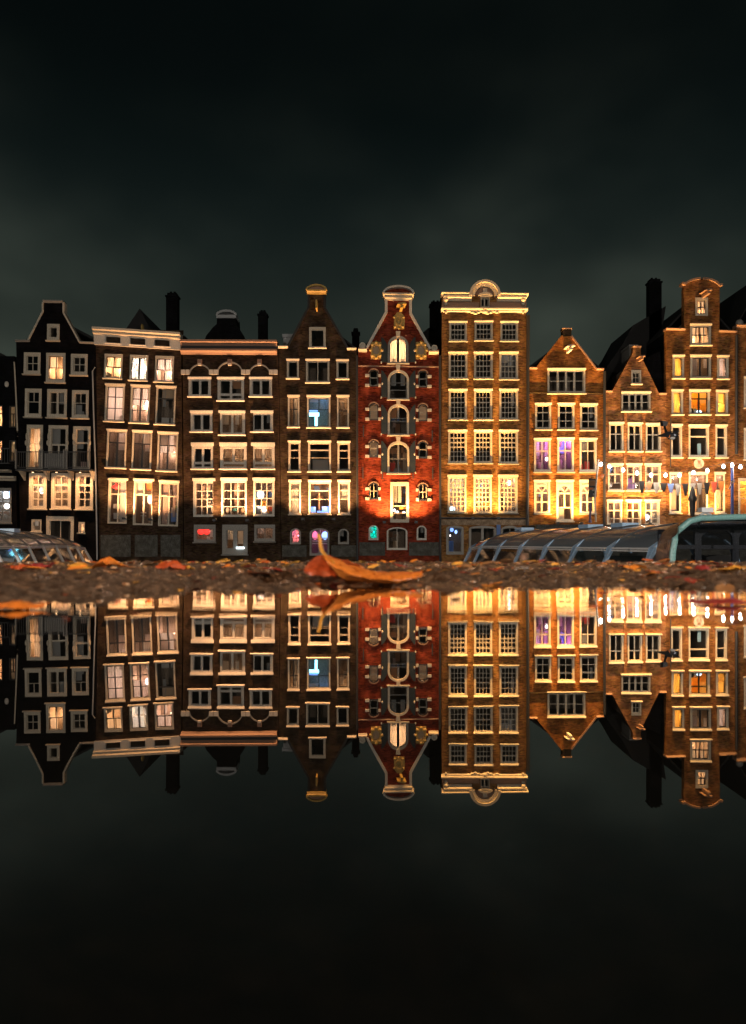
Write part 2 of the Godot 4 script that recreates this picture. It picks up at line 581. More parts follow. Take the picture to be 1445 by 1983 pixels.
# a sloping coping stone along a gable edge, wide in grid units
func coping(h: Node3D, called: String, pts: Array, wide: float, m: Material, out := 0.07) -> void:
	for i in pts.size() - 1:
		var a := Vector2(pts[i][0], pts[i][1]); var b := Vector2(pts[i + 1][0], pts[i + 1][1])
		var n := (b - a).normalized().orthogonal() * wide / 2
		slab(h, called, [[a.x + n.x, a.y + n.y], [b.x + n.x, b.y + n.y], [b.x - n.x, b.y - n.y], [a.x - n.x, a.y - n.y]], -0.5, out + 0.003 * i, m)

func wall_tube(h: Node3D, pts: Array, r: float, m: Material) -> void:
	var b := MB.new()
	var q := []
	for p in pts:
		q.append(at(p[0], p[1], 0.12))
	b.tube(q, r)
	obj("pipe_and_gap_strip", b.mesh(), m, h)  # real pipes, plus dark strips standing in for shaded gaps between houses

func chimney(h: Node3D, x0: float, y0: float, x1: float, y1: float, z: float, m: Material) -> void:
	var b := MB.new()
	var k := (55.5 - z) / 55.5
	b.box(fx(x0) * k, fy(y1) * k, FZ + z - 0.7, fx(x1) * k, fy(y0 + 8) * k, FZ + z)
	b.box(fx(x0) * k - 0.06, fy(y0 + 8) * k, FZ + z - 0.76, fx(x1) * k + 0.06, fy(y0 + 5) * k, FZ + z + 0.06)
	b.box(fx(x0 + 2) * k, fy(y0 + 5) * k, FZ + z - 0.66, fx(x1 - 2) * k, fy(y0) * k, FZ + z - 0.04)
	for i in 2:
		var px := lerpf(fx(x0 + 2) * k, fx(x1 - 2) * k, 0.3 + 0.4 * i)
		b.lathe(Vector3(px, fy(y0) * k, FZ + z - 0.35), [Vector2(0.1, -0.05), Vector2(0.08, 0.14), Vector2(0.1, 0.16), Vector2(0.0, 0.17)], 8)
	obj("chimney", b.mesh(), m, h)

func hoist(h: Node3D, x: float, y: float, m: Material, s := 1.0, skew := 0.12) -> void:
	# a hoisting beam standing out of the gable, with its little hood
	var b := MB.new()
	var p := at(x, y)
	b.hexa(p + Vector3(-0.1, -0.14, -0.1) * s, p + Vector3(0.1, -0.14, -0.1) * s, p + Vector3(0.1, 0.1, -0.1) * s, p + Vector3(-0.1, 0.1, -0.1) * s,
		p + Vector3(-0.1 + skew, -0.04, 1.0) * s, p + Vector3(0.1 + skew, -0.04, 1.0) * s, p + Vector3(0.1 + skew, 0.16, 1.0) * s, p + Vector3(-0.1 + skew, 0.16, 1.0) * s)
	b.hexa(p + Vector3(-0.34, 0.2, -0.1) * s, p + Vector3(0.34, 0.2, -0.1) * s, p + Vector3(0.24, 0.34, -0.1) * s, p + Vector3(-0.24, 0.34, -0.1) * s,
		p + Vector3(-0.34 + skew, 0.26, 0.9) * s, p + Vector3(0.34 + skew, 0.3, 0.9) * s, p + Vector3(0.24 + skew, 0.42, 0.9) * s, p + Vector3(-0.24 + skew, 0.36, 0.9) * s)
	obj("hoisting_beam", b.mesh(), m, h)

var up_mesh: Mesh
var lens_mesh: Mesh
# a small floodlight on a bracket, lens up; narrow is the beam that climbs the wall, wide the spill at its foot
func uplight(x: float, y: float, label: String, c: Color, narrow: float, wide: float, out := 1.35) -> void:
	var u := thing("facade_uplight", label, "floodlight", at(x, y, out), "floodlights at the feet of the facades")
	if up_mesh == null:
		var b := MB.new()
		b.box(-0.11, -0.16, -0.09, 0.11, -0.02, 0.09); b.box(-0.13, -0.03, -0.11, 0.13, 0.0, -0.085); b.box(-0.13, -0.03, 0.085, 0.13, 0.0, 0.11)
		up_mesh = b.mesh()
		var l := MB.new()
		l.box(-0.105, -0.02, -0.084, 0.105, -0.012, 0.084)
		lens_mesh = l.mesh()
	obj("housing", up_mesh, M.iron, u)
	var br := MB.new()
	br.box(-0.02, -0.13, -out - 0.02, 0.02, -0.09, -0.09)
	obj("bracket", br.mesh(), M.iron, u)
	obj("lamp_lens", lens_mesh, glow("uplight_lens", lamp_color("warm"), 4.0), u)
	if narrow > 0.0:
		spot(u, Vector3(0, 0.02, 0), Vector3(0, 1, 0.035), c, narrow, 22.0, 0.06)
	if wide > 0.0:
		spot(u, Vector3(0, 0.03, 0), Vector3(0, 1, -0.5), c, wide, 58.0, 0.06)

# ---------------------------------------------------------------- the street

func _ready() -> void:
	rng.seed = 7
	make_camera()
	make_sky()
	make_materials()
	make_ground()
	house_far_left()
	house_navy()
	house_tilted()
	house_three_arches()
	house_pointed()
	house_red()
	house_ornate()
	house_orange()
	house_small()
	house_tall()
	house_far_right()
	make_floodlights()
	make_terrace()
	make_boats()
	make_window_things()
	make_foreground()
	make_street_lamps()

func make_camera() -> void:
	var cam := Camera3D.new()
	cam.name = "camera"
	add_child(cam)
	var at_ := CameraAttributesPhysical.new()
	at_.exposure_aperture = 1.9
	at_.frustum_focal_length = 5.5
	at_.frustum_focus_distance = 50.0
	at_.frustum_near = 0.02
	at_.frustum_far = 900.0
	cam.attributes = at_
	cam.projection = Camera3D.PROJECTION_FRUSTUM
	cam.near = 0.02
	cam.far = 900.0
	cam.size = 0.02 * 1983.0 / 1500.0
	cam.frustum_offset = Vector2(0, 0.02 * 58.5 / 1500.0)
	cam.current = true

func make_sky() -> void:
	var w := 1024; var h := 512
	var im := Image.create(w, h, false, Image.FORMAT_RGBF)
	var big := noise(1.1, 4, 31); var small := noise(3.2, 4, 77)
	for j in h:
		var e := 90.0 - (j + 0.5) * 180.0 / h
		for i in w:
			var a := TAU * (i + 0.5) / w + SKY_TURN
			var d := Vector3(cos(a) * cos(deg_to_rad(e)), sin(deg_to_rad(e)) * 1.8, sin(a) * cos(deg_to_rad(e)))
			var cloud := clampf(0.5 + 0.75 * big.get_noise_3dv(d * 1.5) + 0.22 * small.get_noise_3dv(d * 1.4), 0.0, 1.3)
			var low := pow(1.0 - smoothstep(12.0, 34.0, e), 1.25)
			var base := Vector3(0.0008, 0.0015, 0.0015) + low * Vector3(0.0040, 0.0068, 0.0064)
			var lit := (0.07 + 0.93 * low) * pow(cloud, 2.2)
			base += lit * Vector3(0.0175, 0.0205, 0.0158)
			base += low * low * low * Vector3(0.0038, 0.0028, 0.0012)
			im.set_pixel(i, j, Color(base.x, base.y, base.z))
	var m := PanoramaSkyMaterial.new()
	m.panorama = ImageTexture.create_from_image(im)
	var sky := Sky.new()
	sky.sky_material = m
	var env := Environment.new()
	env.background_mode = Environment.BG_SKY
	env.sky = sky
	env.tonemap_mode = Environment.TONE_MAPPER_LINEAR
	env.tonemap_exposure = 2.0
	env.sdfgi_enabled = true
	env.ssao_enabled = true
	env.ssil_enabled = true
	var we := WorldEnvironment.new()
	we.name = "surroundings"
	we.environment = env
	add_child(we)

func make_ground() -> void:
	var b := MB.new()
	b.quad(Vector3(-400, WATER, -1.36), Vector3(400, WATER, -1.36), Vector3(400, WATER, -75), Vector3(-400, WATER, -75))
	var wm := mat("canal_water_dark", lin(0.006, 0.009, 0.008), 0.06)
	wm.normal_enabled = true
	var nt := NoiseTexture2D.new()
	nt.width = 256; nt.height = 256; nt.seamless = true; nt.as_normal_map = true; nt.bump_strength = 4.0
	nt.noise = noise(0.02, 3, 3)
	wm.normal_texture = nt
	wm.normal_scale = 0.25
	wm.uv1_triplanar = true; wm.uv1_world_triplanar = true; wm.uv1_scale = Vector3.ONE * 0.4
	struct("canal_water", b.mesh(), wm)
	b = MB.new()
	b.quad(Vector3(-400, -0.4, -64), Vector3(400, -0.4, -64), Vector3(400, -0.4, -600), Vector3(-400, -0.4, -600))
	struct("ground", b.mesh(), grained(mat("dark_asphalt", lin(0.04, 0.04, 0.04), 0.9), grain, 0.3))
	b = MB.new()
	b.box(-300, -3, -1.3, 300, -0.09, 0.2)
	b.box(-300, -3, 0.2, 300, -0.10, 160)
	struct("quay", b.mesh(), mat_stone())

func mat_stone() -> StandardMaterial3D:
	if M.has("wet_stone"):
		return M.wet_stone
	var m := mat("wet_stone", lin(0.15, 0.098, 0.064), 0.3)
	grained(m, noise_tex(0.02, 6, 61, Color(0.3, 0.27, 0.25), Color(1, 1, 1)), 6.0)
	m.heightmap_enabled = true
	m.heightmap_texture = noise_tex(0.05, 5, 62, Color(0, 0, 0), Color(1, 1, 1))
	m.heightmap_scale = 0.35
	# a film of water lies on it in patches
	m.clearcoat_enabled = true
	m.clearcoat = 1.0
	m.clearcoat_roughness = 0.07
	m.clearcoat_texture = noise_tex(0.016, 4, 63, Color(0, 0, 0), Color(1, 1, 1), 256)
	return m

const SKY_TURN := 2.5
const S11 := [[1.0, 1]]
const S12 := [[1.0, 2]]
const S21 := [[0.3, 1], [0.7, 1, 2.0]]
const S22 := [[0.5, 2], [0.5, 2]]

func house_far_left() -> void:
	var lit := {"lit": [2.6, "warm"], "hang": [[0, 1, 0, 0.98, "warm"]], "fw": 1.0, "ft": 1.0, "fb": 1.0, "frame": "black_paint", "sill": false}
	var h := build_house({"name": "slate_house", "label": "dark slate coloured house cut off by the left edge, orange windows over a bright shop", "mat": "slate_brick",
		"L": [[-80, 706], [-80, 1108]], "R": [[29, 690], [33, 1108]], "eaves": 706, "ridge": [-25, 670],
		"wins": [
			[-12, 785, 6, 827, [[0.36, 1], [0.64, 1]], lit], [19, 786, 31.5, 828, [[0.36, 1], [0.64, 2]], lit],
			[-12, 853, 6, 893, [[0.36, 1], [0.64, 1]], lit], [19, 853, 31.5, 894, [[0.6, 1], [0.4, 2]], lit],
			[-14, 945, 23, 1013, [[0.42, 2], [0.58, 2]], {"lit": [5.0, "cool"], "fw": 3.0, "frame": "grey_paint", "called": "shop_window", "hang": [[0.1, 0.9, 0.3, 0.36, "white"], [0.15, 0.85, 0.68, 0.74, "wood"]]}]]})
	band(h, "shop_cornice", -80, 921, 32, 923, 0.32, 0.35, M.cream_paint)
	band(h, "canopy_edge", -80, 911, 24, 911, 0.16, 0.5, M.cream_paint)
	var b := MB.new()
	b.box(fx(-80), fy(900), FZ, fx(27), fy(898), FZ + 0.7)
	for i in 18:
		b.box(fx(-78 + i * 6), fy(898), FZ + 0.66, fx(-77.2 + i * 6), fy(872), FZ + 0.69)
	b.box(fx(-80), fy(872), FZ + 0.64, fx(27), fy(870), FZ + 0.71)
	obj("balcony", b.mesh(), M.iron, h)
	var g := MB.new()
	g.ball(at(15, 745, 0.1), Vector3(0.15, 0.22, 0.12), 8)
	obj("wall_ornament", g.mesh(), M.white_paint, h)

func house_navy() -> void:
	var dim := {"frame": "cream_paint", "fw": 5.0, "ft": 6.0, "fb": 6.0, "tilt": 0.9}
	var cream := {"frame": "cream_paint", "fw": 6.0, "ft": 7.0, "fb": 5.0, "bw": 2.2, "lit": [1.1, "warm"], "tilt": 0.6}
	var g4 := [[0.28, 2, 2.0], [0.24, 2, 4.0], [0.24, 2], [0.24, 2]]
	var h := build_house({"name": "navy_house", "label": "almost black house with a plain neck gable and a balcony over bright cream windows", "mat": "black_brick",
		"L": [[84, 584], [84, 604], [56, 660], [32, 660], [41, 1108]], "R": [[124, 584], [124, 606], [155, 664], [186, 664], [194, 1108]], "eaves": 664, "ridge": [104, 612], "base": dim,
		"wins": [
			[92, 628, 116, 660, S11, {}],
			[47, 683, 79, 725, S22, {}], [90, 684, 127, 741, S22, {"bars": "black_paint", "lit": [4.2, "warm"], "hang": [[0, 1, 0, 1, "pink"]]}], [138, 686, 170, 727, S22, {}],
			[49, 753, 81, 808, [[0.45, 2], [0.55, 1]], {}], [92, 754, 130, 809, [[0.45, 2, 1.2, 4.0], [0.55, 2, 1.2, 4.0]], {"hang": [[0.55, 1, 0, 1, "grey"]]}], [140, 756, 172, 810, [[0.45, 2], [0.55, 1]], {"hang": [[0, 1, 0.5, 1, "grey"]]}],
			[52, 823, 83, 911, [[0.4, 1], [0.6, 1]], {"lit": [2.6, "warm"], "hang": [[0.25, 1, 0, 0.98, "pink"]], "sill": false, "called": "balcony_door"}],
			[94, 824, 132, 911, [[0.42, 1, 2.0], [0.58, 2, 3.0, 3.0]], {"hang": [[0, 1, 0, 0.4, "grey"]], "sill": false, "called": "balcony_door"}],
			[142, 826, 175, 911, [[0.35, 1], [0.65, 1, 3.0]], {"hang": [[0, 1, 0, 1, "grey"]], "sill": false, "called": "balcony_door"}],
			[57, 916, 91, 986, g4, cream.merged({"hang": [[0, 0.4, 0, 1, "wood"], [0.55, 1, 0, 1, "pink"]]})],
			[100, 916, 138, 986, g4, cream.merged({"hang": [[0, 0.45, 0, 1, "pink"], [0.5, 1, 0, 1, "pink"]]})],
			[147, 916, 181, 987, g4, cream.merged({"hang": [[0, 0.5, 0, 1, "pink"]]})],
			[62, 1006, 81, 1030, S11, {"fw": 2.5, "ft": 2.5, "fb": 2.5, "hang": [[0, 0.5, 0, 1, "white"]], "lit": [0.5, "white"]}],
			[90, 1000, 143, 1072, S12, {"fw": 6.0, "ft": 8.0, "called": "double_door"}],
			[153, 1011, 165, 1032, S11, {"fw": 2.0, "ft": 3.0, "fb": 2.0, "lit": [1.8, "warm"], "hang": [[0, 1, 0, 1, "warm"]]}]]})
	coping(h, "coping", [[84, 586], [84, 604], [56, 659]], 3.0, M.cream_paint)
	coping(h, "coping", [[155, 663], [124, 606], [124, 586]], 3.0, M.cream_paint)
	band(h, "cap_stone", 85, 582, 123, 583, 0.18, 0.16, M.grey_paint, -0.5)
	band(h, "shoulder_coping", 31, 659, 59, 659, 0.14, 0.14, M.grey_paint, -0.5)
	band(h, "shoulder_coping", 155, 662, 184, 663, 0.14, 0.14, M.grey_paint, -0.5)
	wall_tube(h, [[30, 702], [33, 760], [36, 835]], 0.05, M.cream_paint)
	wall_tube(h, [[186, 712], [181, 720], [183, 800], [187, 920], [189, 1010], [190, 1084]], 0.05, M.zinc)
	# the balcony
	var b := MB.new()
	b.box(fx(43), fy(914), FZ, fx(186), fy(910.5), FZ + 1.0)
	var bal := obj("balcony", b.mesh(), M.iron, h)
	var r := MB.new()
	r.box(fx(43), fy(879), FZ + 0.94, fx(185), fy(877.5), FZ + 1.0)
	r.box(fx(43), fy(908), FZ + 0.95, fx(185), fy(907), FZ + 0.99)
	for x in range(46, 184, 4):
		r.box(fx(x), fy(907), FZ + 0.96, fx(x + 0.6), fy(879), FZ + 0.98)
	obj("railing", r.mesh(), M.iron, bal)
	for x in [43.5, 89.0, 94.0, 135.0, 140.0, 183.5]:
		var p := MB.new()
		p.box(fx(x - 1.2), fy(910), FZ + 0.93, fx(x + 1.2), fy(876), FZ + 1.01)
		p.ball(at(x, 875, 0.97), Vector3(0.07, 0.07, 0.07), 6)
		obj("post", p.mesh(), M.grey_paint, bal)
	for x in range(97, 133, 4):
		var p := MB.new()
		p.box(fx(x), fy(909), FZ + 0.9, fx(x + 3.4), fy(881), FZ + 0.94)
		obj("board", p.mesh(), M.grey_paint, bal)
	for x in [49.0, 95.5, 142.0, 184.0]:
		var p := MB.new()
		var y := fy(914)
		p.hexa(Vector3(fx(x) - 0.06, y - 0.62, FZ), Vector3(fx(x) + 0.06, y - 0.62, FZ), Vector3(fx(x) + 0.09, y, FZ), Vector3(fx(x) - 0.09, y, FZ),
			Vector3(fx(x) - 0.06, y - 0.5, FZ + 0.14), Vector3(fx(x) + 0.06, y - 0.5, FZ + 0.14), Vector3(fx(x) + 0.09, y, FZ + 0.85), Vector3(fx(x) - 0.09, y, FZ + 0.85))
		obj("bracket", p.mesh(), M.cream_paint, bal)
	for x in [53.5, 82.0, 95.5, 131.0, 143.5, 174.0]:
		var p := MB.new()
		p.ball(at(x, 846, 0.08), Vector3(0.07, 0.28, 0.1), 6)
		p.ball(at(x + signf(x - 110) * 1.2, 858, 0.08), Vector3(0.09, 0.2, 0.13), 6)
		obj("door_console", p.mesh(), M.cream_paint, h)

func house_tilted() -> void:
	var o := {"frame": "cream_paint", "bars": "black_paint", "fw": 3.0, "ft": 5.0, "fb": 2.0, "tilt": 2.3, "head": true, "bw": 1.4}
	var low := {"bars": "cream_paint", "head": true, "fw": 3.0, "ft": 6.0, "tilt": 1.6, "sill": false}
	var r4 := [[0.3, 2], [0.7, 2, 2.0, 3.0]]
	var h := build_house({"name": "leaning_house", "label": "dark brown house with a sloping white cornice pierced by three slots, tall chimney behind it", "mat": "umber_brick",
		"L": [[186, 640], [193, 1108]], "R": [[351, 649], [356, 1108]], "eaves": 650, "base": o,
		"wins": [
			[202, 686, 237, 733, S22, {"lit": [5.0, "warm"], "head": false, "hang": [[0, 0.5, 0, 1, "warm"], [0.6, 1, 0, 1, "warm"]]}], [251, 688, 286, 737, [[1.0, 2, 2.0, 3.0]], {"head": false, "lit": [6.0, "white"], "hang": [[0, 0.42, 0, 1, "pink"], [0.55, 0.78, 0, 1, "white"]]}], [300, 690, 336, 740, S22, {"head": false, "lit": [3.4, "pink"], "hang": [[0, 0.48, 0, 1, "white"], [0.52, 0.85, 0, 1, "white"]]}],
			[203, 744, 240, 816, [[0.3, 2], [0.35, 2], [0.35, 2]], {"lit": [3.0, "pink"], "hang": [[0, 0.95, 0, 0.97, "white"]]}], [252, 746, 289, 819, [[0.33, 2, 1.2, 2.5], [0.34, 2, 1.2, 2.5], [0.33, 2, 1.2, 2.5]], {"lit": [3.2, "pink"], "hang": [[0, 0.5, 0, 1, "grey"], [0.56, 0.95, 0, 1, "pink"]]}], [301, 748, 339, 822, [[0.28, 1], [0.72, 1, 2.0]], {"lit": [0.7, "warm"], "hang": [[0.2, 0.95, 0, 0.28, "warm"], [0.25, 0.45, 0, 1, "grey"]]}],
			[206, 832, 244, 906, r4, {"lit": [1.8, "pink"], "hang": [[0.52, 1, 0, 1, "pink"]]}], [255, 834, 293, 909, r4, {"lit": [2.4, "pink"], "hang": [[0.4, 1, 0, 0.28, "white"], [0.6, 1, 0, 1, "pink"]]}], [304, 837, 343, 912, r4, {"lit": [2.0, "pink"], "hang": [[0, 1, 0, 0.28, "pink"], [0, 0.45, 0, 1, "white"], [0.55, 0.78, 0, 1, "white"]]}],
			[209, 927, 246, 1014, r4, low.merged({"lit": [1.8, "pink"], "deep": 2.2, "hang": [[0.55, 1, 0, 0.97, "white"], [0.04, 0.4, 0.62, 0.66, "wood", -1.2], [0.04, 0.4, 0.78, 0.82, "wood", -1.2]]})],
			[258, 928, 296, 1017, r4, low.merged({"lit": [1.9, "pink"], "deep": 2.2, "hang": [[0.05, 0.4, 0.7, 0.73, "white", -1.2], [0.05, 0.4, 0.78, 0.8, "white", -1.2], [0.6, 0.95, 0.7, 0.73, "white", -1.2], [0, 0.45, 0, 0.28, "white"]]})],
			[307, 931, 345, 1019, r4, low.merged({"lit": [1.7, "pink"], "deep": 2.2, "hang": [[0.05, 0.4, 0, 0.97, "pink"], [0.68, 0.85, 0, 0.8, "pink"]]})]]})
	# the cornice: frieze boards between three slots, and the moulding above them
	var xs := [[184.0, 207.0], [235.0, 254.0], [283.0, 301.0], [330.0, 351.0]]
	for q in xs:
		var y: float = 637 + (q[0] - 184) * 0.066; var y2: float = 637 + (q[1] - 184) * 0.066
		slab(h, "frieze_board", [[q[0], y + 31], [q[1], y2 + 31], [q[1], y2 + 6], [q[0], y + 6]], -0.3, 0.16, M.white_paint)
	for k in 3:
		var a: float = xs[k][1]; var e: float = xs[k + 1][0]
		var y: float = 637 + (a - 184) * 0.066; var y2: float = 637 + (e - 184) * 0.066
		slab(h, "frieze_board", [[a, y + 31], [e, y2 + 31], [e, y2 + 26.5], [a, y + 26.5]], -0.3, 0.157, M.white_paint)
		slab(h, "frieze_board", [[a, y + 14], [e, y2 + 14], [e, y2 + 6], [a, y + 6]], -0.3, 0.157, M.white_paint)
		slab(h, "slot_shutter", [[a, y + 26.5], [e, y2 + 26.5], [e, y2 + 14], [a, y + 14]], -0.3, -0.1, M.black_paint)
		band(h, "slot_sill", a - 2, y + 26.5, e + 2, y2 + 26.5, 0.12, 0.27, M.white_paint)
	band(h, "cornice", 183, 636, 352, 647.2, 0.42, 0.5, M.cream_paint, -0.4)
	band(h, "cornice_fillet", 183, 645, 352, 656.2, 0.16, 0.34, M.cream_paint)
	var b := MB.new()
	var k := 58.0 / 55.5
	b.prism(PackedVector2Array([Vector2(fx(236), fy(650)) * k, Vector2(fx(298), fy(650)) * k, Vector2(fx(271), fy(598)) * k]), FZ - 9.0, FZ - 2.5)
	obj("roof_gable", b.mesh(), M.roof_tiles, h)
	var hb := MB.new()
	hb.ball(at(268.5, 627, -1.0), Vector3(0.09, 0.26, 0.3), 8)
	obj("hoist_knob", hb.mesh(), M.gold_paint, h)
	chimney(h, 322, 567, 344, 662, -3.0, M.slate_brick)
	for q in [[196, 254], [262, 306], [312, 350]]:
		slab(h, "plinth_panel", rect(q[0], 1036, q[1], 1078), -0.05, 0.05, M.plinth_plaster)
	for q in [[245.5, 258.5], [295.5, 307.5]]:
		slab(h, "pier", rect(q[0], 930, q[1], 1000), -0.05, 0.05, M.brown_brick)

func house_three_arches() -> void:
	var o := {"frame": "white_paint", "fw": 5.0, "ft": 7.0, "fb": 3.0, "bw": 4.5, "head": true, "sill_out": 0.2}
	var gr := [[0.25, 3, 1.6, 1.6], [0.25, 3, 1.6, 1.6], [0.25, 3, 1.6, 1.6], [0.25, 3, 1.6, 1.6]]
	var shop := {"bw": 1.6, "ft": 8.0, "lit": [1.6, "pink"], "deep": 2.4, "fw": 4.0, "sill": false}
	var h := build_house({"name": "three_arch_house", "label": "dark brick house with three blind arches under a double cornice", "mat": "brown_brick",
		"L": [[354, 664], [357, 1108]], "R": [[539, 664], [545, 1108]], "eaves": 672, "base": o,
		"wins": [
			[366, 731, 409, 768, S12, {"ft": 6.0}], [422, 731, 473, 776, [[0.78, 2], [0.22, 2]], {"ft": 6.0, "hang": [[0.5, 1, 0, 0.4, "wood"]]}], [484, 731, 527, 768, S12, {"ft": 6.0}],
			[370, 796, 412, 836, S12, {}], [425, 796, 475, 842, S12, {"lit": [0.7, "warm"], "hang": [[0, 0.3, 0, 1, "warm"], [0.62, 0.8, 0, 1, "grey"]]}], [487, 796, 529, 836, S12, {"hang": [[0.75, 1, 0, 1, "grey"]]}],
			[372, 858, 414, 908, [[0.8, 2], [0.2, 2]], {"ft": 10.0}], [427, 858, 478, 908, [[0.8, 2], [0.2, 1]], {"ft": 10.0, "lit": [0.5, "warm"], "hang": [[0, 0.45, 0, 1, "wood"], [0.55, 1, 0, 1, "wood"]]}], [488, 858, 532, 908, [[0.8, 2], [0.2, 1]], {"ft": 10.0, "lit": [0.6, "warm"], "hang": [[0, 0.4, 0, 1, "wood"], [0.5, 1, 0, 1, "wood"]]}],
			[375, 927, 417, 1001, gr, shop], [429, 926, 479, 1001, gr, shop.merged({"fw": 5.0, "hang": [[0.35, 0.62, 0, 0.8, "pink", -1.4]]})], [491, 926, 532, 1000, gr, shop],
			[376, 1016, 418, 1050, S11, {"frame": "grey_paint", "head": false, "fw": 5.0, "ft": 8.0, "fb": 4.0, "lit": [1.6, "pink"]}], [431, 1016, 480, 1074, [[1.0, 2, 1.0, 8.0]], {"frame": "grey_paint", "head": false, "called": "basement_door", "fw": 8.0, "ft": 11.0, "fb": 11.0, "lit": [2.4, "warm"], "hang": [[0, 0.4, 0, 1, "grey"], [0.62, 1, 0, 0.72, "warm"]]}], [493, 1016, 533, 1049, S12, {"frame": "grey_paint", "head": false, "fw": 4.0, "ft": 6.0, "fb": 5.0, "bw": 1.0, "lit": [0.8, "pink"], "hang": [[0, 0.4, 0, 1, "pink"]]}]]})
	band(h, "cornice", 352, 661, 538, 662, 0.36, 0.5, M.rose_and_lit_trim, -0.5)  # rose colour stands in for the orange floodlight on this bar
	band(h, "cornice", 352, 678, 537, 679, 0.34, 0.42, M.rose_and_lit_trim)  # same orange light painted into the lower bar
	slab(h, "frieze", rect(353, 670, 538, 679), -0.1, 0.12, M.black_paint)
	for q in [[388, 19.0], [446, 24.0], [503.5, 19.0]]:
		var b := MB.new()
		var c := Vector2(fx(q[0]), fy(727))
		b.ring(c, q[1] / PX, q[1] / PX * 0.98, (q[1] + 2.2) / PX, (q[1] + 2.2) / PX, FZ - 0.02, FZ + 0.13, 0.12, PI - 0.12, 16)
		obj("arch_moulding", b.mesh(), M.grey_paint, h)
		slab(h, "keystone", rect(q[0] - 4, 697, q[0] + 4, 708), -0.02, 0.2, M.rose_and_lit_trim)
		slab(h, "keystone_foot", rect(q[0] - 3, 705, q[0] + 3, 709), -0.02, 0.27, M.white_paint)
	for q in [[352, 360], [361, 368], [406, 414], [415, 424], [468, 476], [477, 485], [522, 529], [530, 538]]:
		slab(h, "impost_block", rect(q[0], 717, q[1], 726), -0.02, 0.16, M.white_paint)
	for q in [[413.5, 427], [478.5, 491]]:
		slab(h, "pier", rect(q[0], 775, q[1], 1004), -0.05, 0.08, M.brown_brick)
	var k := 57.0 / 55.5
	var poly := PackedVector2Array()
	for p in [[391, 672], [400, 650], [413, 634], [420, 628], [421, 612], [457, 612], [458, 628], [466, 640], [480, 672]]:
		poly.append(Vector2(fx(p[0]), fy(p[1])) * k)
	var b2 := MB.new()
	b2.prism(poly, FZ - 3.2, FZ - 1.5)
	obj("rear_gable", b2.mesh(), M.slate_brick, h)
	var b3 := MB.new()
	b3.box(fx(420) * k, fy(617) * k, FZ - 2.6, fx(458) * k, fy(611) * k, FZ - 1.36)
	b3.ring(Vector2(fx(439) * k, fy(611) * k), 0.62, 0.24, 0.78, 0.4, FZ - 2.2, FZ - 1.4)
	obj("gable_cap", b3.mesh(), M.zinc, h)
	chimney(h, 500, 603, 517, 676, -3.0, M.slate_brick)

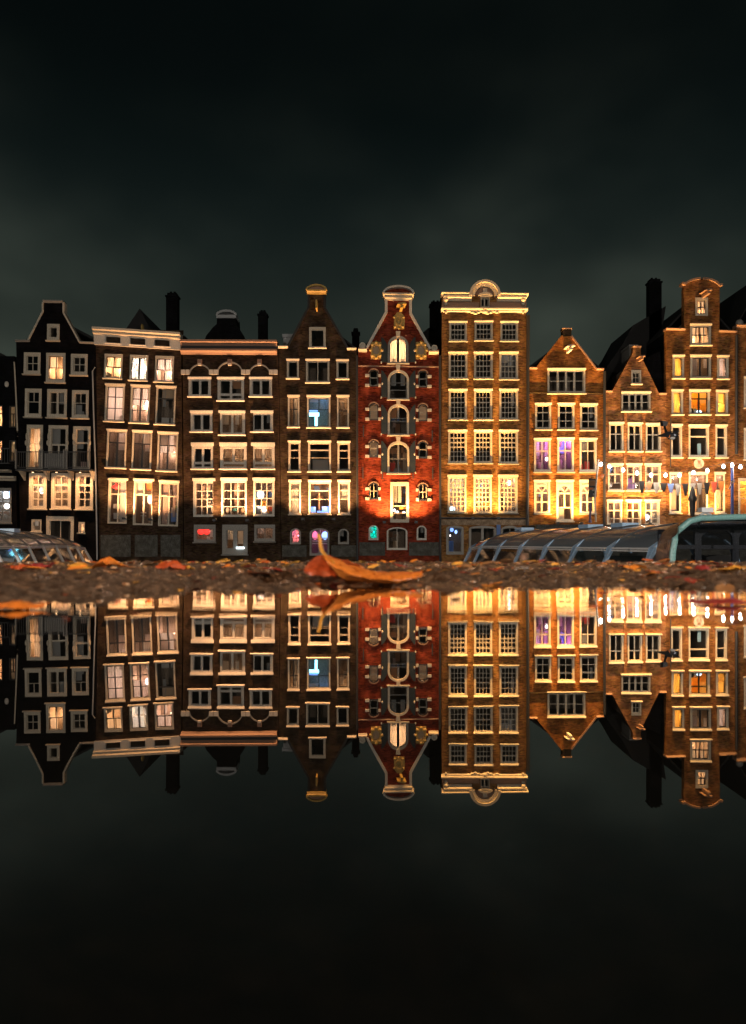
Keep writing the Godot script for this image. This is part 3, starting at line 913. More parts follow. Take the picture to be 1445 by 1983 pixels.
func house_pointed() -> void:
	var o := {"frame": "cream_paint", "fw": 3.0, "ft": 5.0, "fb": 2.0, "head": true, "bw": 1.6, "sill_out": 0.18}
	var tr := [[0.24, 1], [0.3, 1, 2.2], [0.46, 1, 0.8]]
	var ar := {"frame": "grey_paint", "head": false, "arch": 10.0, "fw": 3.0, "ft": 3.0, "fb": 3.0, "sill": false}
	var h := build_house({"name": "pointed_house", "label": "dark brick house with a pointed neck gable under a small gilded cap", "mat": "dark_brick",
		"L": [[598, 568], [598, 596], [590, 610], [556, 674], [540, 674], [546, 1108]], "R": [[629, 568], [629, 596], [637, 610], [675, 677], [691, 677], [693, 1108]], "eaves": 678, "ridge": [614, 612], "base": o,
		"wins": [
			[599, 634, 631, 674, S11, {"head": false, "fw": 4.0}],
			[556, 696, 579, 733, S11, {}], [593, 696, 638, 741, S12, {}], [652, 697, 675, 734, S11, {}],
			[558, 766, 580, 827, [[0.4, 2], [0.6, 2]], {"lit": [2.0, "warm"], "hang": [[0.5, 1, 0, 0.95, "warm"]], "bars": "black_paint"}], [595, 766, 640, 828, [[0.4, 2], [0.6, 1]], {"lit": [1.6, "blue"], "hang": [[0, 1, 0, 0.12, "white"]], "bars": "black_paint"}], [653, 766, 676, 828, [[0.45, 1], [0.55, 1]], {"lit": [1.6, "warm"], "hang": [[0, 0.55, 0.05, 0.3, "warm", -0.9], [0.5, 1, 0.3, 0.52, "warm", -0.9]], "bars": "black_paint"}],
			[559, 854, 582, 913, tr, {}], [597, 854, 641, 913, tr, {"hang": [[0.1, 0.9, 0.55, 0.95, "grey", -0.9]]}], [654, 855, 678, 913, tr, {}],
			[560, 930, 583, 996, tr, {"lit": [0.35, "warm"], "ft": 6.0, "hang": [[0.1, 0.9, 0, 0.97, "grey"]]}], [598, 930, 641, 996, tr, {"ft": 6.0, "lit": [0.35, "warm"], "deep": 2.5, "hang": [[0.4, 0.46, 0.3, 1, "warm", -0.9]]}], [655, 930, 678, 996, tr, {"ft": 6.0, "lit": [0.35, "warm"], "hang": [[0.2, 1, 0, 1, "grey"]]}],
			[562, 1023, 583, 1054, S11, ar.merged({"lit": [1.3, "rose"], "hang": [[0, 1, 0, 1, "purple"]]})], [600, 1023, 638, 1076, [[0.55, 2, 1.0, 3.0], [0.45, 2, 1.0, 3.0]], ar.merged({"arch": 16.0, "ft": 4.0, "called": "basement_door", "lit": [1.2, "purple"], "hang": [[0.05, 0.45, 0.34, 0.39, "white"], [0.55, 0.95, 0.34, 0.39, "white"], [0.05, 0.45, 0.46, 0.5, "white"], [0.55, 0.95, 0.46, 0.5, "white"], [0.05, 0.45, 0.56, 0.6, "white"], [0.55, 0.95, 0.56, 0.6, "white"]]})], [655, 1024, 676, 1054, S11, ar.merged({"hang": [[0, 1, 0, 1, "grey"]]})]]})
	coping(h, "coping", [[598, 570], [598, 596], [590, 610], [556, 674]], 4.0, M.black_paint)
	coping(h, "coping", [[675, 677], [637, 610], [629, 596], [629, 570]], 4.0, M.black_paint)
	band(h, "cap_cornice", 595, 563, 632, 563.5, 0.28, 0.3, M.gold_paint, -0.5)
	var b := MB.new()
	b.ring(Vector2(fx(613.5), fy(564)), 0.62, 0.3, 0.76, 0.42, FZ - 0.4, FZ + 0.28)
	obj("cap_arch", b.mesh(), M.gold_paint, h)
	var t := MB.new()
	t.ring(Vector2(fx(613.5), fy(564)), 0.0, 0.0, 0.61, 0.29, FZ - 0.3, FZ + 0.1)
	obj("cap_panel", t.mesh(), M.rose_and_lit_trim, h)
	band(h, "shoulder_coping", 539, 671, 558, 671, 0.16, 0.22, M.cream_paint, -0.5)
	band(h, "shoulder_coping", 672, 674.5, 690, 674.5, 0.16, 0.22, M.cream_paint, -0.5)
	var hb := MB.new()
	hb.box(fx(613), fy(604), FZ, fx(616), fy(588), FZ + 0.9)
	obj("hoisting_beam", hb.mesh(), M.gold_paint, h)
	for q in [[547, 594], [642, 692]]:
		slab(h, "plinth_panel", rect(q[0], 1056, q[1], 1078), -0.05, 0.06, M.plinth_plaster)
	# attic dormer behind the left shoulder
	var d := MB.new()
	d.box(fx(543), fy(676), FZ - 4, fx(575), fy(640), FZ - 2)
	d.box(fx(541), fy(640), FZ - 4.2, fx(577), fy(634), FZ - 1.8)
	obj("dormer", d.mesh(), M.zinc, h)
	chimney(h, 682, 638, 696, 686, -4.0, M.slate_brick)

func house_red() -> void:
	var ctr := {"frame": "cream_paint", "bars": "grey_paint", "arch": 19.0, "fw": 4.0, "ft": 5.0, "fb": 2.0, "sill": true, "sill_mat": "grey_paint", "proud": 0.1}
	var sm := {"frame": "black_paint", "bars": "cream_paint", "arch": 9.0, "fw": 2.0, "ft": 2.0, "fb": 2.0, "sill": false}
	var ba := {"frame": "white_paint", "arch": 9.0, "fw": 2.5, "ft": 2.5, "fb": 2.5, "sill": false}
	var warm_s := {"lit": [0.5, "warm"], "hang": [[0.05, 0.95, 0.1, 0.9, "warm"]]}
	var wins := [
		[751, 651, 791, 704, [[1.0, 2, 1.0, 4.5]], ctr.merged({"frame": "grey_paint", "bars": "black_paint", "lit": [5.0, "warm"], "hang": [[0, 0.46, 0, 0.94, "warm"], [0.56, 1, 0, 0.94, "warm"]]}, true)],
		[751, 717, 792, 774, [[0.42, 1], [0.28, 1, 1.4], [0.3, 1, 1.4]], ctr.merged({"hang": [[0.1, 0.38, 0, 1, "grey"], [0.64, 0.9, 0, 1, "grey"]]})],
		[751, 783, 792, 843, [[0.45, 2, 1.0, 3.5], [0.1, 1, 1.4], [0.45, 1, 1.4]], ctr.merged({"lit": [1.0, "warm"], "deep": 2.4, "hang": [[0, 1, 0.05, 0.42, "wood"], [0.2, 0.36, 0.42, 0.68, "pink", -1.2]]})],
		[750, 855, 793, 917, [[0.55, 2, 1.0, 3.5], [0.45, 2, 1.4, 3.0]], ctr.merged({"lit": [1.5, "warm"], "deep": 2.4, "hang": [[0, 1, 0.12, 0.32, "wood", -1.0], [0.05, 0.36, 0.62, 0.92, "red", -1.0], [0.78, 1, 0.3, 1, "warm", -1.0]]})],
		[756, 934, 792, 1012, [[0.6, 1], [0.22, 1, 2.0], [0.18, 1, 1.6]], {"frame": "cream_paint", "fw": 5.0, "ft": 6.0, "fb": 5.0, "sill": false, "called": "tall_window", "proud": 0.1, "lit": [0.5, "pink"], "deep": 2.4, "hang": [[0.08, 0.3, 0, 1, "grey"], [0.38, 0.64, 0, 1, "grey"]]}],
		[714, 1017, 733, 1046, S11, ba.merged({"lit": [1.1, "teal"], "hang": [[0, 1, 0, 1, "white"]]})], [749, 1021, 789, 1065, S12, ba.merged({"arch": 14.0, "lit": [0.12, "white"], "deep": 2.0})], [807, 1018, 826, 1046, S11, ba.merged({"hang": [[0.4, 0.8, 0, 1, "grey"]]})]]
	for k in 4:
		var y: float = [716.0, 781.0, 853.0, 935.0][k]
		for s in 2:
			var x: float = [715.0, 810.0][s]
			var e := sm.duplicate()
			if k in [1, 2] and (s == 0 or k == 1):
				e.merge(warm_s)
			wins.append([x, y + s * 2, x + 18, y + 33 + s * 2, [[0.5, 1 if k < 3 else 2], [0.5, 1 if k < 3 else 2, 1.6]], e])
	var h := build_house({"name": "red_house", "label": "red brick warehouse with arched centre windows, dark shutters and a white edged neck gable", "mat": "red_brick",
		"L": [[746, 580], [746, 606], [712, 674], [694, 674], [693, 1108]], "R": [[797, 580], [797, 608], [832, 677], [850, 677], [853, 1108]], "eaves": 680, "ridge": [771, 616], "wins": wins})
	coping(h, "coping", [[748, 582], [748, 606], [711, 674]], 5.0, M.white_paint, 0.12)
	coping(h, "coping", [[833, 677], [795, 608], [795, 582]], 5.0, M.white_paint, 0.12)
	band(h, "cap_cornice", 742, 570, 801, 571, 0.22, 0.38, M.cream_paint, -0.5)
	band(h, "cap_architrave", 745, 576, 798, 577, 0.24, 0.24, M.cream_paint, -0.5)
	var b := MB.new()
	b.ring(Vector2(fx(771.5), fy(570)), 0.98, 0.4, 1.12, 0.54, FZ - 0.5, FZ + 0.36, 0, PI, 18)
	obj("cap_arch", b.mesh(), M.white_paint, h)
	var t := MB.new()
	t.ring(Vector2(fx(771.5), fy(570)), 0.0, 0.0, 0.97, 0.39, FZ - 0.4, FZ + 0.02, 0, PI, 18)
	obj("cap_panel", t.mesh(), M.red_brick, h)
	for q in [[694, 711, 676], [830, 849, 681]]:
		band(h, "shoulder_coping", q[0], q[2], q[1], q[2], 0.24, 0.28, M.cream_paint, -0.5)
		var v := MB.new()
		var cx: float = 702.0 if q[0] < 700 else 841.0
		v.ball(at(cx, q[2] - 6, -0.1), Vector3(0.24, 0.24, 0.22), 8)
		v.ring(Vector2(fx(cx), fy(q[2] - 6)), 0.12, 0.12, 0.22, 0.22, FZ + 0.04, FZ + 0.16, 0, TAU, 16)
		obj("volute", v.mesh(), M.cream_paint, h)
	# hoist with its hood, and the cartouche under it
	hoist(h, 775, 603, M.gold_paint, 0.95, 0.1)
	var c := MB.new()
	c.prism(PackedVector2Array([Vector2(fx(763), fy(638)), Vector2(fx(783), fy(638)), Vector2(fx(784), fy(622)), Vector2(fx(782), fy(612)), Vector2(fx(776), fy(606)), Vector2(fx(769), fy(606)), Vector2(fx(763), fy(614))]), FZ - 0.02, FZ + 0.12)
	c.ring(Vector2(fx(772), fy(623)), 0.2, 0.26, 0.28, 0.36, FZ + 0.1, FZ + 0.24, 0, TAU, 18)
	c.ball(at(772, 624, 0.14), Vector3(0.13, 0.17, 0.08), 8)
	for q in [[765, 634], [772, 637], [780, 634], [764, 616], [781, 616]]:
		c.ball(at(q[0], q[1], 0.14), Vector3(0.11, 0.09, 0.1), 6)
	obj("cartouche", c.mesh(), M.gold_paint, h)
	for s in [-1, 1]:
		var ox: float = 728.5 if s < 0 else 815.5
		var g := MB.new()
		g.ring(Vector2(fx(ox), fy(679)), 0.26, 0.34, 0.4, 0.5, FZ - 0.02, FZ + 0.2, 0, TAU, 20)
		g.prism(PackedVector2Array([Vector2(fx(ox - 10), fy(696)), Vector2(fx(ox + 10), fy(696)), Vector2(fx(ox + 10), fy(663)), Vector2(fx(ox - 10), fy(663))]), FZ - 0.02, FZ + 0.06)
		for a in 8:
			g.ball(at(ox + 10.5 * cos(a * TAU / 8), 679 + 14.5 * sin(a * TAU / 8), 0.12), Vector3(0.13, 0.14, 0.12), 6)
		obj("oval_surround", g.mesh(), M.gold_paint, h)
		var p := MB.new()
		p.ball(at(ox, 679, 0.06), Vector3(0.25, 0.33, 0.08), 8)
		obj("oval_window", p.mesh(), M.cloth_warm, h)
	# keystones, springer blocks, shutters, corner blocks, wall anchors
	for q in [[771, 646], [771, 710], [771.5, 777], [771.5, 849]]:
		slab(h, "keystone", [[q[0] - 4.5, q[1] - 3], [q[0] + 4.5, q[1] - 3], [q[0] + 3, q[1] + 8], [q[0] - 3, q[1] + 8]], -0.02, 0.2, M.cream_paint)
	for k in 4:
		var y0: float = [664.0, 728.0, 794.0, 864.0][k]; var y1: float = [702.0, 770.0, 841.0, 915.0][k]
		for s in [-1, 1]:
			var xi: float = 750.5 if s < 0 else 792.5
			var poly := [[xi, y1], [xi + s * 12, y1], [xi + s * 12, y0 - 10], [xi + s * 9, y0 - 9], [xi + s * 4, y0 - 2], [xi, y0 + 6]]
			var sh := slab(h, "shutter", poly, 0.04, 0.1, M.green_paint)
			var pn := MB.new()
			pn.box(fx(minf(xi + s * 2, xi + s * 10)), fy(y1 - 3), FZ + 0.1, fx(maxf(xi + s * 2, xi + s * 10)), fy((y0 + y1) / 2 + 4), FZ + 0.115)
			pn.box(fx(minf(xi + s * 2, xi + s * 10)), fy((y0 + y1) / 2), FZ + 0.1, fx(maxf(xi + s * 2, xi + s * 10)), fy(y0 + 6), FZ + 0.115)
			obj("shutter_panel", pn.mesh(), M.green_paint, sh)
			var hk := MB.new()
			hk.ball(at(xi + s * 10, y0 + 16, 0.14), Vector3(0.06, 0.1, 0.06), 6)
			hk.box(fx(xi + s * 12) - 0.04, fy(y1 + 2), FZ, fx(xi + s * 12) + 0.05, fy(y1 - 1), FZ + 0.16)
			obj("shutter_hook", hk.mesh(), M.white_paint, sh)
	for k in 4:
		var y: float = [716.0, 781.0, 853.0, 935.0][k]
		for s in 2:
			var x: float = [715.0, 810.0][s]
			for yy in [y + 12 + s * 2, y + 31 + s * 2]:
				slab(h, "corner_block", rect(x - (7.5 if s == 0 else 4.5), yy - 2.6, x + 0.4, yy + 2.6), -0.02, 0.14, M.white_paint)
				slab(h, "corner_block", rect(x + 17.6, yy - 2.6, x + (22.5 if s == 0 else 25.5), yy + 2.6), -0.02, 0.14, M.white_paint)
			var ar := MB.new()
			ar.ring(Vector2(fx(x + 9), fy(y + 9 + s * 2)), 0.35, 0.35, 0.42, 0.42, FZ - 0.02, FZ + 0.1, 0.3, PI - 0.3, 12)
			obj("arch_stone", ar.mesh(), M.rose_and_lit_trim, h)
	band(h, "string_course", 694, 708, 851, 710, 0.1, 0.07, M.rose_and_lit_trim)
	for q in [[704, 824], [837, 834], [703, 905], [838, 906], [741, 916], [800, 916]]:
		slab(h, "wall_anchor", rect(q[0] - 0.9, q[1], q[0] + 0.9, q[1] + (22 if q[0] < 720 or q[0] > 820 else 12)), -0.02, 0.08, M.iron)
	for q in [[696, 746], [792, 850]]:
		slab(h, "plinth_panel", rect(q[0], 1050, q[1], 1076), -0.05, 0.06, M.plinth_plaster)
	wall_tube(h, [[851.5, 690], [852, 900], [852.5, 1100]], 0.09, M.iron)  # dark strip in place of the shaded gap to the right neighbour
	wall_tube(h, [[691.5, 690], [692, 900], [692.5, 1100]], 0.09, M.iron)  # dark strip in place of the shaded gap to the left neighbour

func house_ornate() -> void:
	var o := {"frame": "cream_paint", "fw": 3.5, "ft": 5.0, "fb": 3.0, "bw": 1.1, "head": true, "sill_mat": "grey_paint"}
	var r1 := [[0.36, 4, 1.0], [0.32, 4, 2.0], [0.32, 4]]
	var r2 := [[0.25, 4], [0.25, 4], [0.25, 4, 2.0], [0.25, 4]]
	var r3 := [[0.2, 4], [0.2, 4], [0.2, 4, 2.0], [0.2, 4], [0.2, 4]]
	var r4 := [[0.167, 4, 1.6, 1.6], [0.167, 4, 2.2, 1.6], [0.167, 4, 2.2, 1.6], [0.167, 4, 2.2], [0.167, 4], [0.165, 4]]
	var r5 := [[0.143, 4, 1.6, 1.6], [0.143, 4, 1.6, 1.6], [0.143, 4, 2.0, 1.6], [0.143, 4, 1.6, 1.6], [0.143, 4, 1.6, 1.6], [0.143, 4, 1.6, 1.6], [0.142, 4, 1.6, 1.6]]
	var lo5 := {"lit": [10.0, "pink"], "deep": 2.6, "ft": 6.0}
	var h := build_house({"name": "ornate_house", "label": "tall tan brick house with a bright carved cornice and a round pediment on top", "mat": "tan_brick",
		"L": [[856, 572], [854, 1108]], "R": [[1019, 572], [1019, 1108]], "eaves": 574, "base": o,
		"wins": [
			[930, 577, 947, 597, S12, {"head": false, "fw": 1.2, "ft": 1.2, "fb": 1.2, "bw": 2.5, "sill": false, "proud": 0.3}],
			[870, 623, 904, 661, r1, {"bars": "cream_paint"}], [919, 622, 954, 660, r1, {"bars": "cream_paint"}], [969, 623, 1003, 661, r1, {"bars": "cream_paint"}],
			[869, 682, 905, 734, r2, {}], [918, 682, 954, 734, r2, {}], [967, 682, 1003, 735, r2, {"lit": [0.14, "cool"], "hang": [[0, 1, 0, 0.3, "white"], [0.62, 0.78, 0, 1, "white"]]}],
			[869, 754, 904, 813, r3, {}], [918, 754, 953, 813, r3, {}], [967, 754, 1003, 813, r3, {"hang": [[0.68, 0.92, 0, 1, "white"]]}],
			[868, 833, 904, 897, r4, {}], [918, 833, 953, 897, r4, {}], [966, 833, 1003, 898, r4, {}],
			[867, 920, 903, 993, r5, lo5.merged({"lit": [12.0, "white"], "hang": [[0.08, 1, 0, 0.42, "white"], [0.08, 1, 0.44, 0.98, "pink"]]}, true)], [917, 920, 952, 994, r5, lo5.merged({"hang": [[0, 0.5, 0.3, 1, "pink"]]})], [965, 920, 1002, 994, r5, lo5],
			[864, 1018, 898, 1074, S11, {"frame": "grey_paint", "arch": 5.0, "head": false, "sill": false, "fw": 4.5, "ft": 5.0, "fb": 4.5, "called": "basement_door", "lit": [0.25, "blue"], "hang": [[0, 1, 0.55, 0.98, "blue", -1.0]]}], [908, 1018, 961, 1074, S12, {"frame": "grey_paint", "arch": 6.0, "head": false, "sill": false, "fw": 4.0, "bw": 5.0, "called": "basement_window"}], [970, 1018, 1005, 1060, S12, {"frame": "grey_paint", "arch": 8.0, "head": false, "sill": false, "called": "basement_window"}]]})
	# cornice
	band(h, "cornice", 854, 570, 907, 570.8, 0.16, 0.55, M.cream_paint, -0.5)
	band(h, "cornice", 967, 571.6, 1021, 572.4, 0.16, 0.55, M.cream_paint, -0.5)
	band(h, "cornice_cove", 858, 575, 913, 575.8, 0.34, 0.42, M.cream_paint)
	band(h, "cornice_cove", 962, 576, 1018, 576.6, 0.34, 0.42, M.cream_paint)
	slab(h, "frieze", rect(856, 586, 928, 601), -0.02, 0.05, M.rose_and_lit_trim)
	slab(h, "frieze", rect(949, 586, 1019, 601), -0.02, 0.05, M.rose_and_lit_trim)
	band(h, "lower_moulding", 854, 598, 1021, 599, 0.24, 0.34, M.cream_paint)
	band(h, "lower_fillet", 858, 603, 1017, 604, 0.1, 0.2, M.cream_paint)
	var b := MB.new()
	var c := Vector2(fx(937.5), fy(577))
	b.ring(c, 0.95, 0.98, 1.13, 1.15, FZ - 0.5, FZ + 0.5, 0.05, PI - 0.05, 22)
	b.ring(c, 0.72, 0.74, 0.92, 0.95, FZ - 0.4, FZ + 0.34, 0.05, PI - 0.05, 22)
	obj("pediment_arch", b.mesh(), M.cream_paint, h)
	var t := MB.new()
	t.ring(c, 0.0, 0.0, 0.9, 0.94, FZ - 0.4, FZ - 0.008, 0, PI, 22)
	obj("pediment_wall", t.mesh(), M.rose_and_lit_trim, h)
	var pw := MB.new()
	pw.ring(Vector2(fx(938.5), fy(576)), 0.34, 0.1, 0.52, 0.26, FZ - 0.02, FZ + 0.34, 0, PI, 12)
	pw.box(fx(928), fy(577), FZ - 0.02, fx(949), fy(575), FZ + 0.3)
	pw.box(fx(935), fy(570), FZ - 0.02, fx(943), fy(560), FZ + 0.14)
	obj("window_pediment", pw.mesh(), M.cream_paint, h)
	for x in [863.0, 1012.0]:
		var v := MB.new()
		v.box(fx(x - 4.5), fy(586), FZ, fx(x + 4.5), fy(577), FZ + 0.3)
		v.ball(at(x, 583, 0.28), Vector3(0.17, 0.16, 0.14), 8)
		v.ball(at(x, 590, 0.18), Vector3(0.14, 0.13, 0.14), 8)
		v.ball(at(x, 606, 0.16), Vector3(0.1, 0.14, 0.1), 8)
		obj("console", v.mesh(), M.cream_paint, h)
	var g := MB.new()
	for i in 9:
		g.ball(at(914 + i * 6.0, 606.5 + 2.0 * sin(i * 1.57), 0.1), Vector3(0.15, 0.08, 0.12), 6)
	g.ball(at(938, 605, 0.16), Vector3(0.24, 0.14, 0.14), 8)
	obj("garland", g.mesh(), M.cream_paint, h)
	band(h, "plinth_course", 854, 1002, 1018, 1003, 0.12, 0.16, M.iron)
	slab(h, "plinth", rect(854, 1006, 1018, 1017), -0.02, 0.05, M.sandstone)
	slab(h, "cellar_hatch", rect(961.5, 1016.5, 969, 1040), -0.02, 0.07, M.cloth_blue)
	wall_tube(h, [[1022, 612], [1021, 900], [1020, 1100]], 0.12, M.iron)  # no pipe here: the dark gap between the houses, built as a strip
	chimney(h, 833, 584, 856, 640, -4.0, M.slate_brick)
	var ro := MB.new()
	ro.prism(PackedVector2Array([Vector2(fx(800), fy(690)), Vector2(fx(856), fy(690)), Vector2(fx(856), fy(600)), Vector2(fx(838), fy(602)), Vector2(fx(815), fy(622))]), FZ - 9.5, FZ - 4.5)
	obj("rear_roof", ro.mesh(), M.roof_tiles, h)
	var sw := MB.new()
	sw.box(fx(1017), fy(700), FZ - 6, fx(1026), fy(614), FZ - 0.5)
	sw.box(fx(1016), fy(614), FZ - 6, fx(1028), fy(611), FZ - 0.45)
	obj("party_wall", sw.mesh(), M.slate_brick, h)

func house_orange() -> void:
	var o := {"frame": "cream_paint", "fw": 3.5, "ft": 5.0, "fb": 3.5, "bw": 1.3, "head": true, "sill_mat": "grey_paint"}
	var a := [[0.3, 2], [0.4, 2, 2.0], [0.3, 2]]
	var bb := [[0.34, 2, 1.0, 2.2], [0.66, 2, 2.4, 1.4]]
	var arc := {"lit": [8.0, "pink"], "deep": 2.4, "ft": 5.0, "fw": 4.0}
	var h := build_house({"name": "orange_house", "label": "low orange brick house with a pointed gable over a wide four light window", "mat": "orange_brick",
		"L": [[1089, 644], [1089, 652], [1040, 713], [1024, 713], [1022, 1108]], "R": [[1106, 644], [1106, 652], [1154, 715], [1169, 715], [1168, 1108]], "eaves": 716, "ridge": [1097, 654], "base": o,
		"wins": [
			[1060, 714, 1133, 762, [[0.48, 4, 1.0, 4.0], [0.52, 4, 1.0, 4.0]], {}],
			[1036, 781, 1067, 832, a, {}], [1080, 781, 1112, 832, a, {}], [1123, 782, 1156, 833, a, {"hang": [[0.7, 0.9, 0, 1, "grey"]]}],
			[1034, 849, 1066, 914, bb, {"lit": [7.0, "purple"], "deep": 2.2, "hang": [[0.1, 0.35, 0, 1, "white"], [0.75, 1, 0, 1, "purple"]]}], [1079, 848, 1111, 914, bb, {"lit": [9.0, "purple"], "deep": 2.2}], [1122, 849, 1155, 914, bb, {"lit": [0.3, "warm"], "deep": 2.2, "hang": [[0, 1, 0, 0.34, "grey"]]}],
			[1034, 930, 1065, 995, [[0.34, 1], [0.33, 2, 2.6, 2.6], [0.33, 2, 2.0, 2.6]], arc], [1077, 930, 1110, 1010, [[0.28, 1], [0.4, 2, 2.6, 2.6], [0.32, 1, 2.0]], arc.merged({"called": "front_door", "sill_mat": "cream_paint", "hang": [[0, 1, 0.7, 1, "grey", -0.26]]})], [1122, 930, 1153, 995, [[0.34, 1], [0.33, 2, 2.6, 2.6], [0.33, 2, 2.0, 2.6]], arc]]})
	# fan bars and filled corners in the three arched ground floor lights
	for q in [[1034, 1065], [1077, 1110], [1122, 1153]]:
		var b := MB.new()
		var cx := fx((q[0] + q[1]) / 2.0); var r: float = (q[1] - q[0]) / 2.0 / PX - 0.14; var y := fy(953)
		b.ring(Vector2(cx, y), r * 0.92, r * 0.92, r + 0.14, r + 0.12, FZ - 0.1, FZ - 0.03, 0, PI, 16)
		for s in [-1, 1]:
			b.prism(PackedVector2Array([Vector2(cx - 0.05, y), Vector2(cx + 0.05, y), Vector2(cx + s * r * 0.62 + 0.05, y + r * 0.75), Vector2(cx + s * r * 0.62 - 0.05, y + r * 0.75)]), FZ - 0.07, FZ - 0.04)
			b.prism(PackedVector2Array([Vector2(cx + s * (r + 0.02), y + r * 0.2), Vector2(cx + s * (r + 0.02), y + r + 0.1), Vector2(cx + s * r * 0.2, y + r + 0.1), Vector2(cx + s * r * 0.72, y + r * 0.72)]), FZ - 0.1, FZ - 0.034)
		obj("fanlight", b.mesh(), M.cream_paint, h)
	coping(h, "coping", [[1089, 651], [1040, 712]], 4.0, M.orange_brick)
	coping(h, "coping", [[1154, 714], [1106, 651]], 3.0, M.rose_and_lit_trim)
	band(h, "shoulder_coping", 1024, 712, 1040, 712, 0.14, 0.16, M.rose_and_lit_trim, -0.5)
	band(h, "shoulder_coping", 1154, 714, 1169, 714, 0.14, 0.16, M.rose_and_lit_trim, -0.5)
	slab(h, "gable_block", rect(1089, 638, 1106, 652), -0.5, 0.06, M.dark_brick)
	band(h, "gable_cap", 1088, 635.5, 1107, 635.5, 0.14, 0.12, M.rose_and_lit_trim, -0.5)
	hoist(h, 1098, 682, M.white_paint, 0.85, 0.12)
	band(h, "string_course", 1024, 760, 1168, 761.5, 0.12, 0.1, M.dark_brick)
	wall_tube(h, [[1169.5, 720], [1169, 900], [1169, 1100]], 0.1, M.iron)  # shade of the gap to the next house, built as a dark strip

func house_small() -> void:
	var o := {"frame": "cream_paint", "fw": 3.0, "ft": 5.0, "fb": 2.0, "bw": 2.6, "head": true, "sill_out": 0.18}
	var a := [[0.36, 2], [0.64, 2, 2.0, 2.0]]
	var c := [[0.34, 2, 1, 2.0], [0.4, 2, 2.4, 2.0], [0.26, 1, 1.2]]
	var d := [[0.38, 2, 1, 2.6], [0.4, 2, 2.6, 2.6], [0.22, 2, 1.4, 2.6]]
	var h := build_house({"name": "small_house", "label": "smallest house of the row, with a steep narrow gable, behind the string of bulbs", "mat": "clinker_brick",
		"L": [[1226, 672], [1225, 684], [1185, 758], [1171, 758], [1169, 1108]], "R": [[1240, 672], [1241, 690], [1276, 762], [1290, 762], [1289, 1108]], "eaves": 764, "base": o,
		"wins": [
			[1222, 717, 1241, 744, S22, {"bw": 1.2, "head": false}],
			[1203, 759, 1259, 797, [[0.5, 4, 1, 3.5], [0.5, 4, 1.0, 3.5]], {}],
			[1179, 818, 1207, 874, a, {}], [1215, 819, 1243, 874, a, {}], [1250, 820, 1279, 874, a, {}],
			[1177, 898, 1206, 950, c, {"lit": [5.0, "pink"], "deep": 2.4, "hang": [[0.5, 1, 0.0, 0.3, "wood"]]}], [1212, 898, 1242, 950, c, {"lit": [4.0, "pink"], "deep": 2.4}], [1248, 898, 1279, 950, c, {"lit": [4.5, "pink"], "deep": 2.4}],
			[1175, 968, 1204, 1016, d, {"lit": [4.0, "pink"], "deep": 2.6}], [1211, 968, 1241, 1016, d, {"lit": [4.0, "warm"], "deep": 2.6, "hang": [[0.05, 0.42, 0.02, 0.34, "red", -1.0], [0.56, 0.95, 0.02, 0.34, "red", -1.0]]}], [1247, 968, 1277, 1016, d, {"lit": [5.0, "white"], "deep": 2.6}]]})
	band(h, "shoulder_coping", 1170, 757, 1185, 757, 0.13, 0.14, M.rose_and_lit_trim, -0.5)
	band(h, "shoulder_coping", 1276, 761.5, 1290, 761.5, 0.13, 0.14, M.rose_and_lit_trim, -0.5)
	band(h, "gable_cap", 1225, 670, 1241, 670.5, 0.12, 0.12, M.rose_and_lit_trim, -0.5)
	hoist(h, 1236, 699, M.rose_and_lit_trim, 0.65, 0.15)
	for x in [1210.5, 1246.0]:
		slab(h, "pier", rect(x - 3.2, 800, x + 2.6, 1014), -0.05, 0.07, M.clinker_brick)
	# the big dark roof rising behind, its dormer and the chimney
	var r := MB.new()
	r.prism(PackedVector2Array([Vector2(fx(1168), fy(764)), Vector2(fx(1300), fy(764)), Vector2(fx(1330), fy(560)), Vector2(fx(1296), fy(580)), Vector2(fx(1262), fy(600)), Vector2(fx(1240), fy(640)), Vector2(fx(1205), fy(690)), Vector2(fx(1168), fy(706))]), FZ - 9.5, FZ - 4.0)
	obj("rear_roof", r.mesh(), M.roof_tiles, h)
	var dm := MB.new()
	dm.box(fx(1238), fy(680), FZ - 4.2, fx(1252), fy(658), FZ - 2.2)
	dm.box(fx(1236), fy(658), FZ - 4.4, fx(1254), fy(654), FZ - 2.0)
	obj("dormer", dm.mesh(), M.grey_paint, h)
	var ct := MB.new()
	ct.prism(PackedVector2Array([Vector2(fx(1244), fy(695)), Vector2(fx(1284), fy(676)), Vector2(fx(1291), fy(764)), Vector2(fx(1262), fy(764))]), FZ - 3.4, FZ - 0.6)
	obj("side_roof", ct.mesh(), M.slate_brick, h)
	chimney(h, 1257, 540, 1281, 690, -4.0, M.slate_brick)

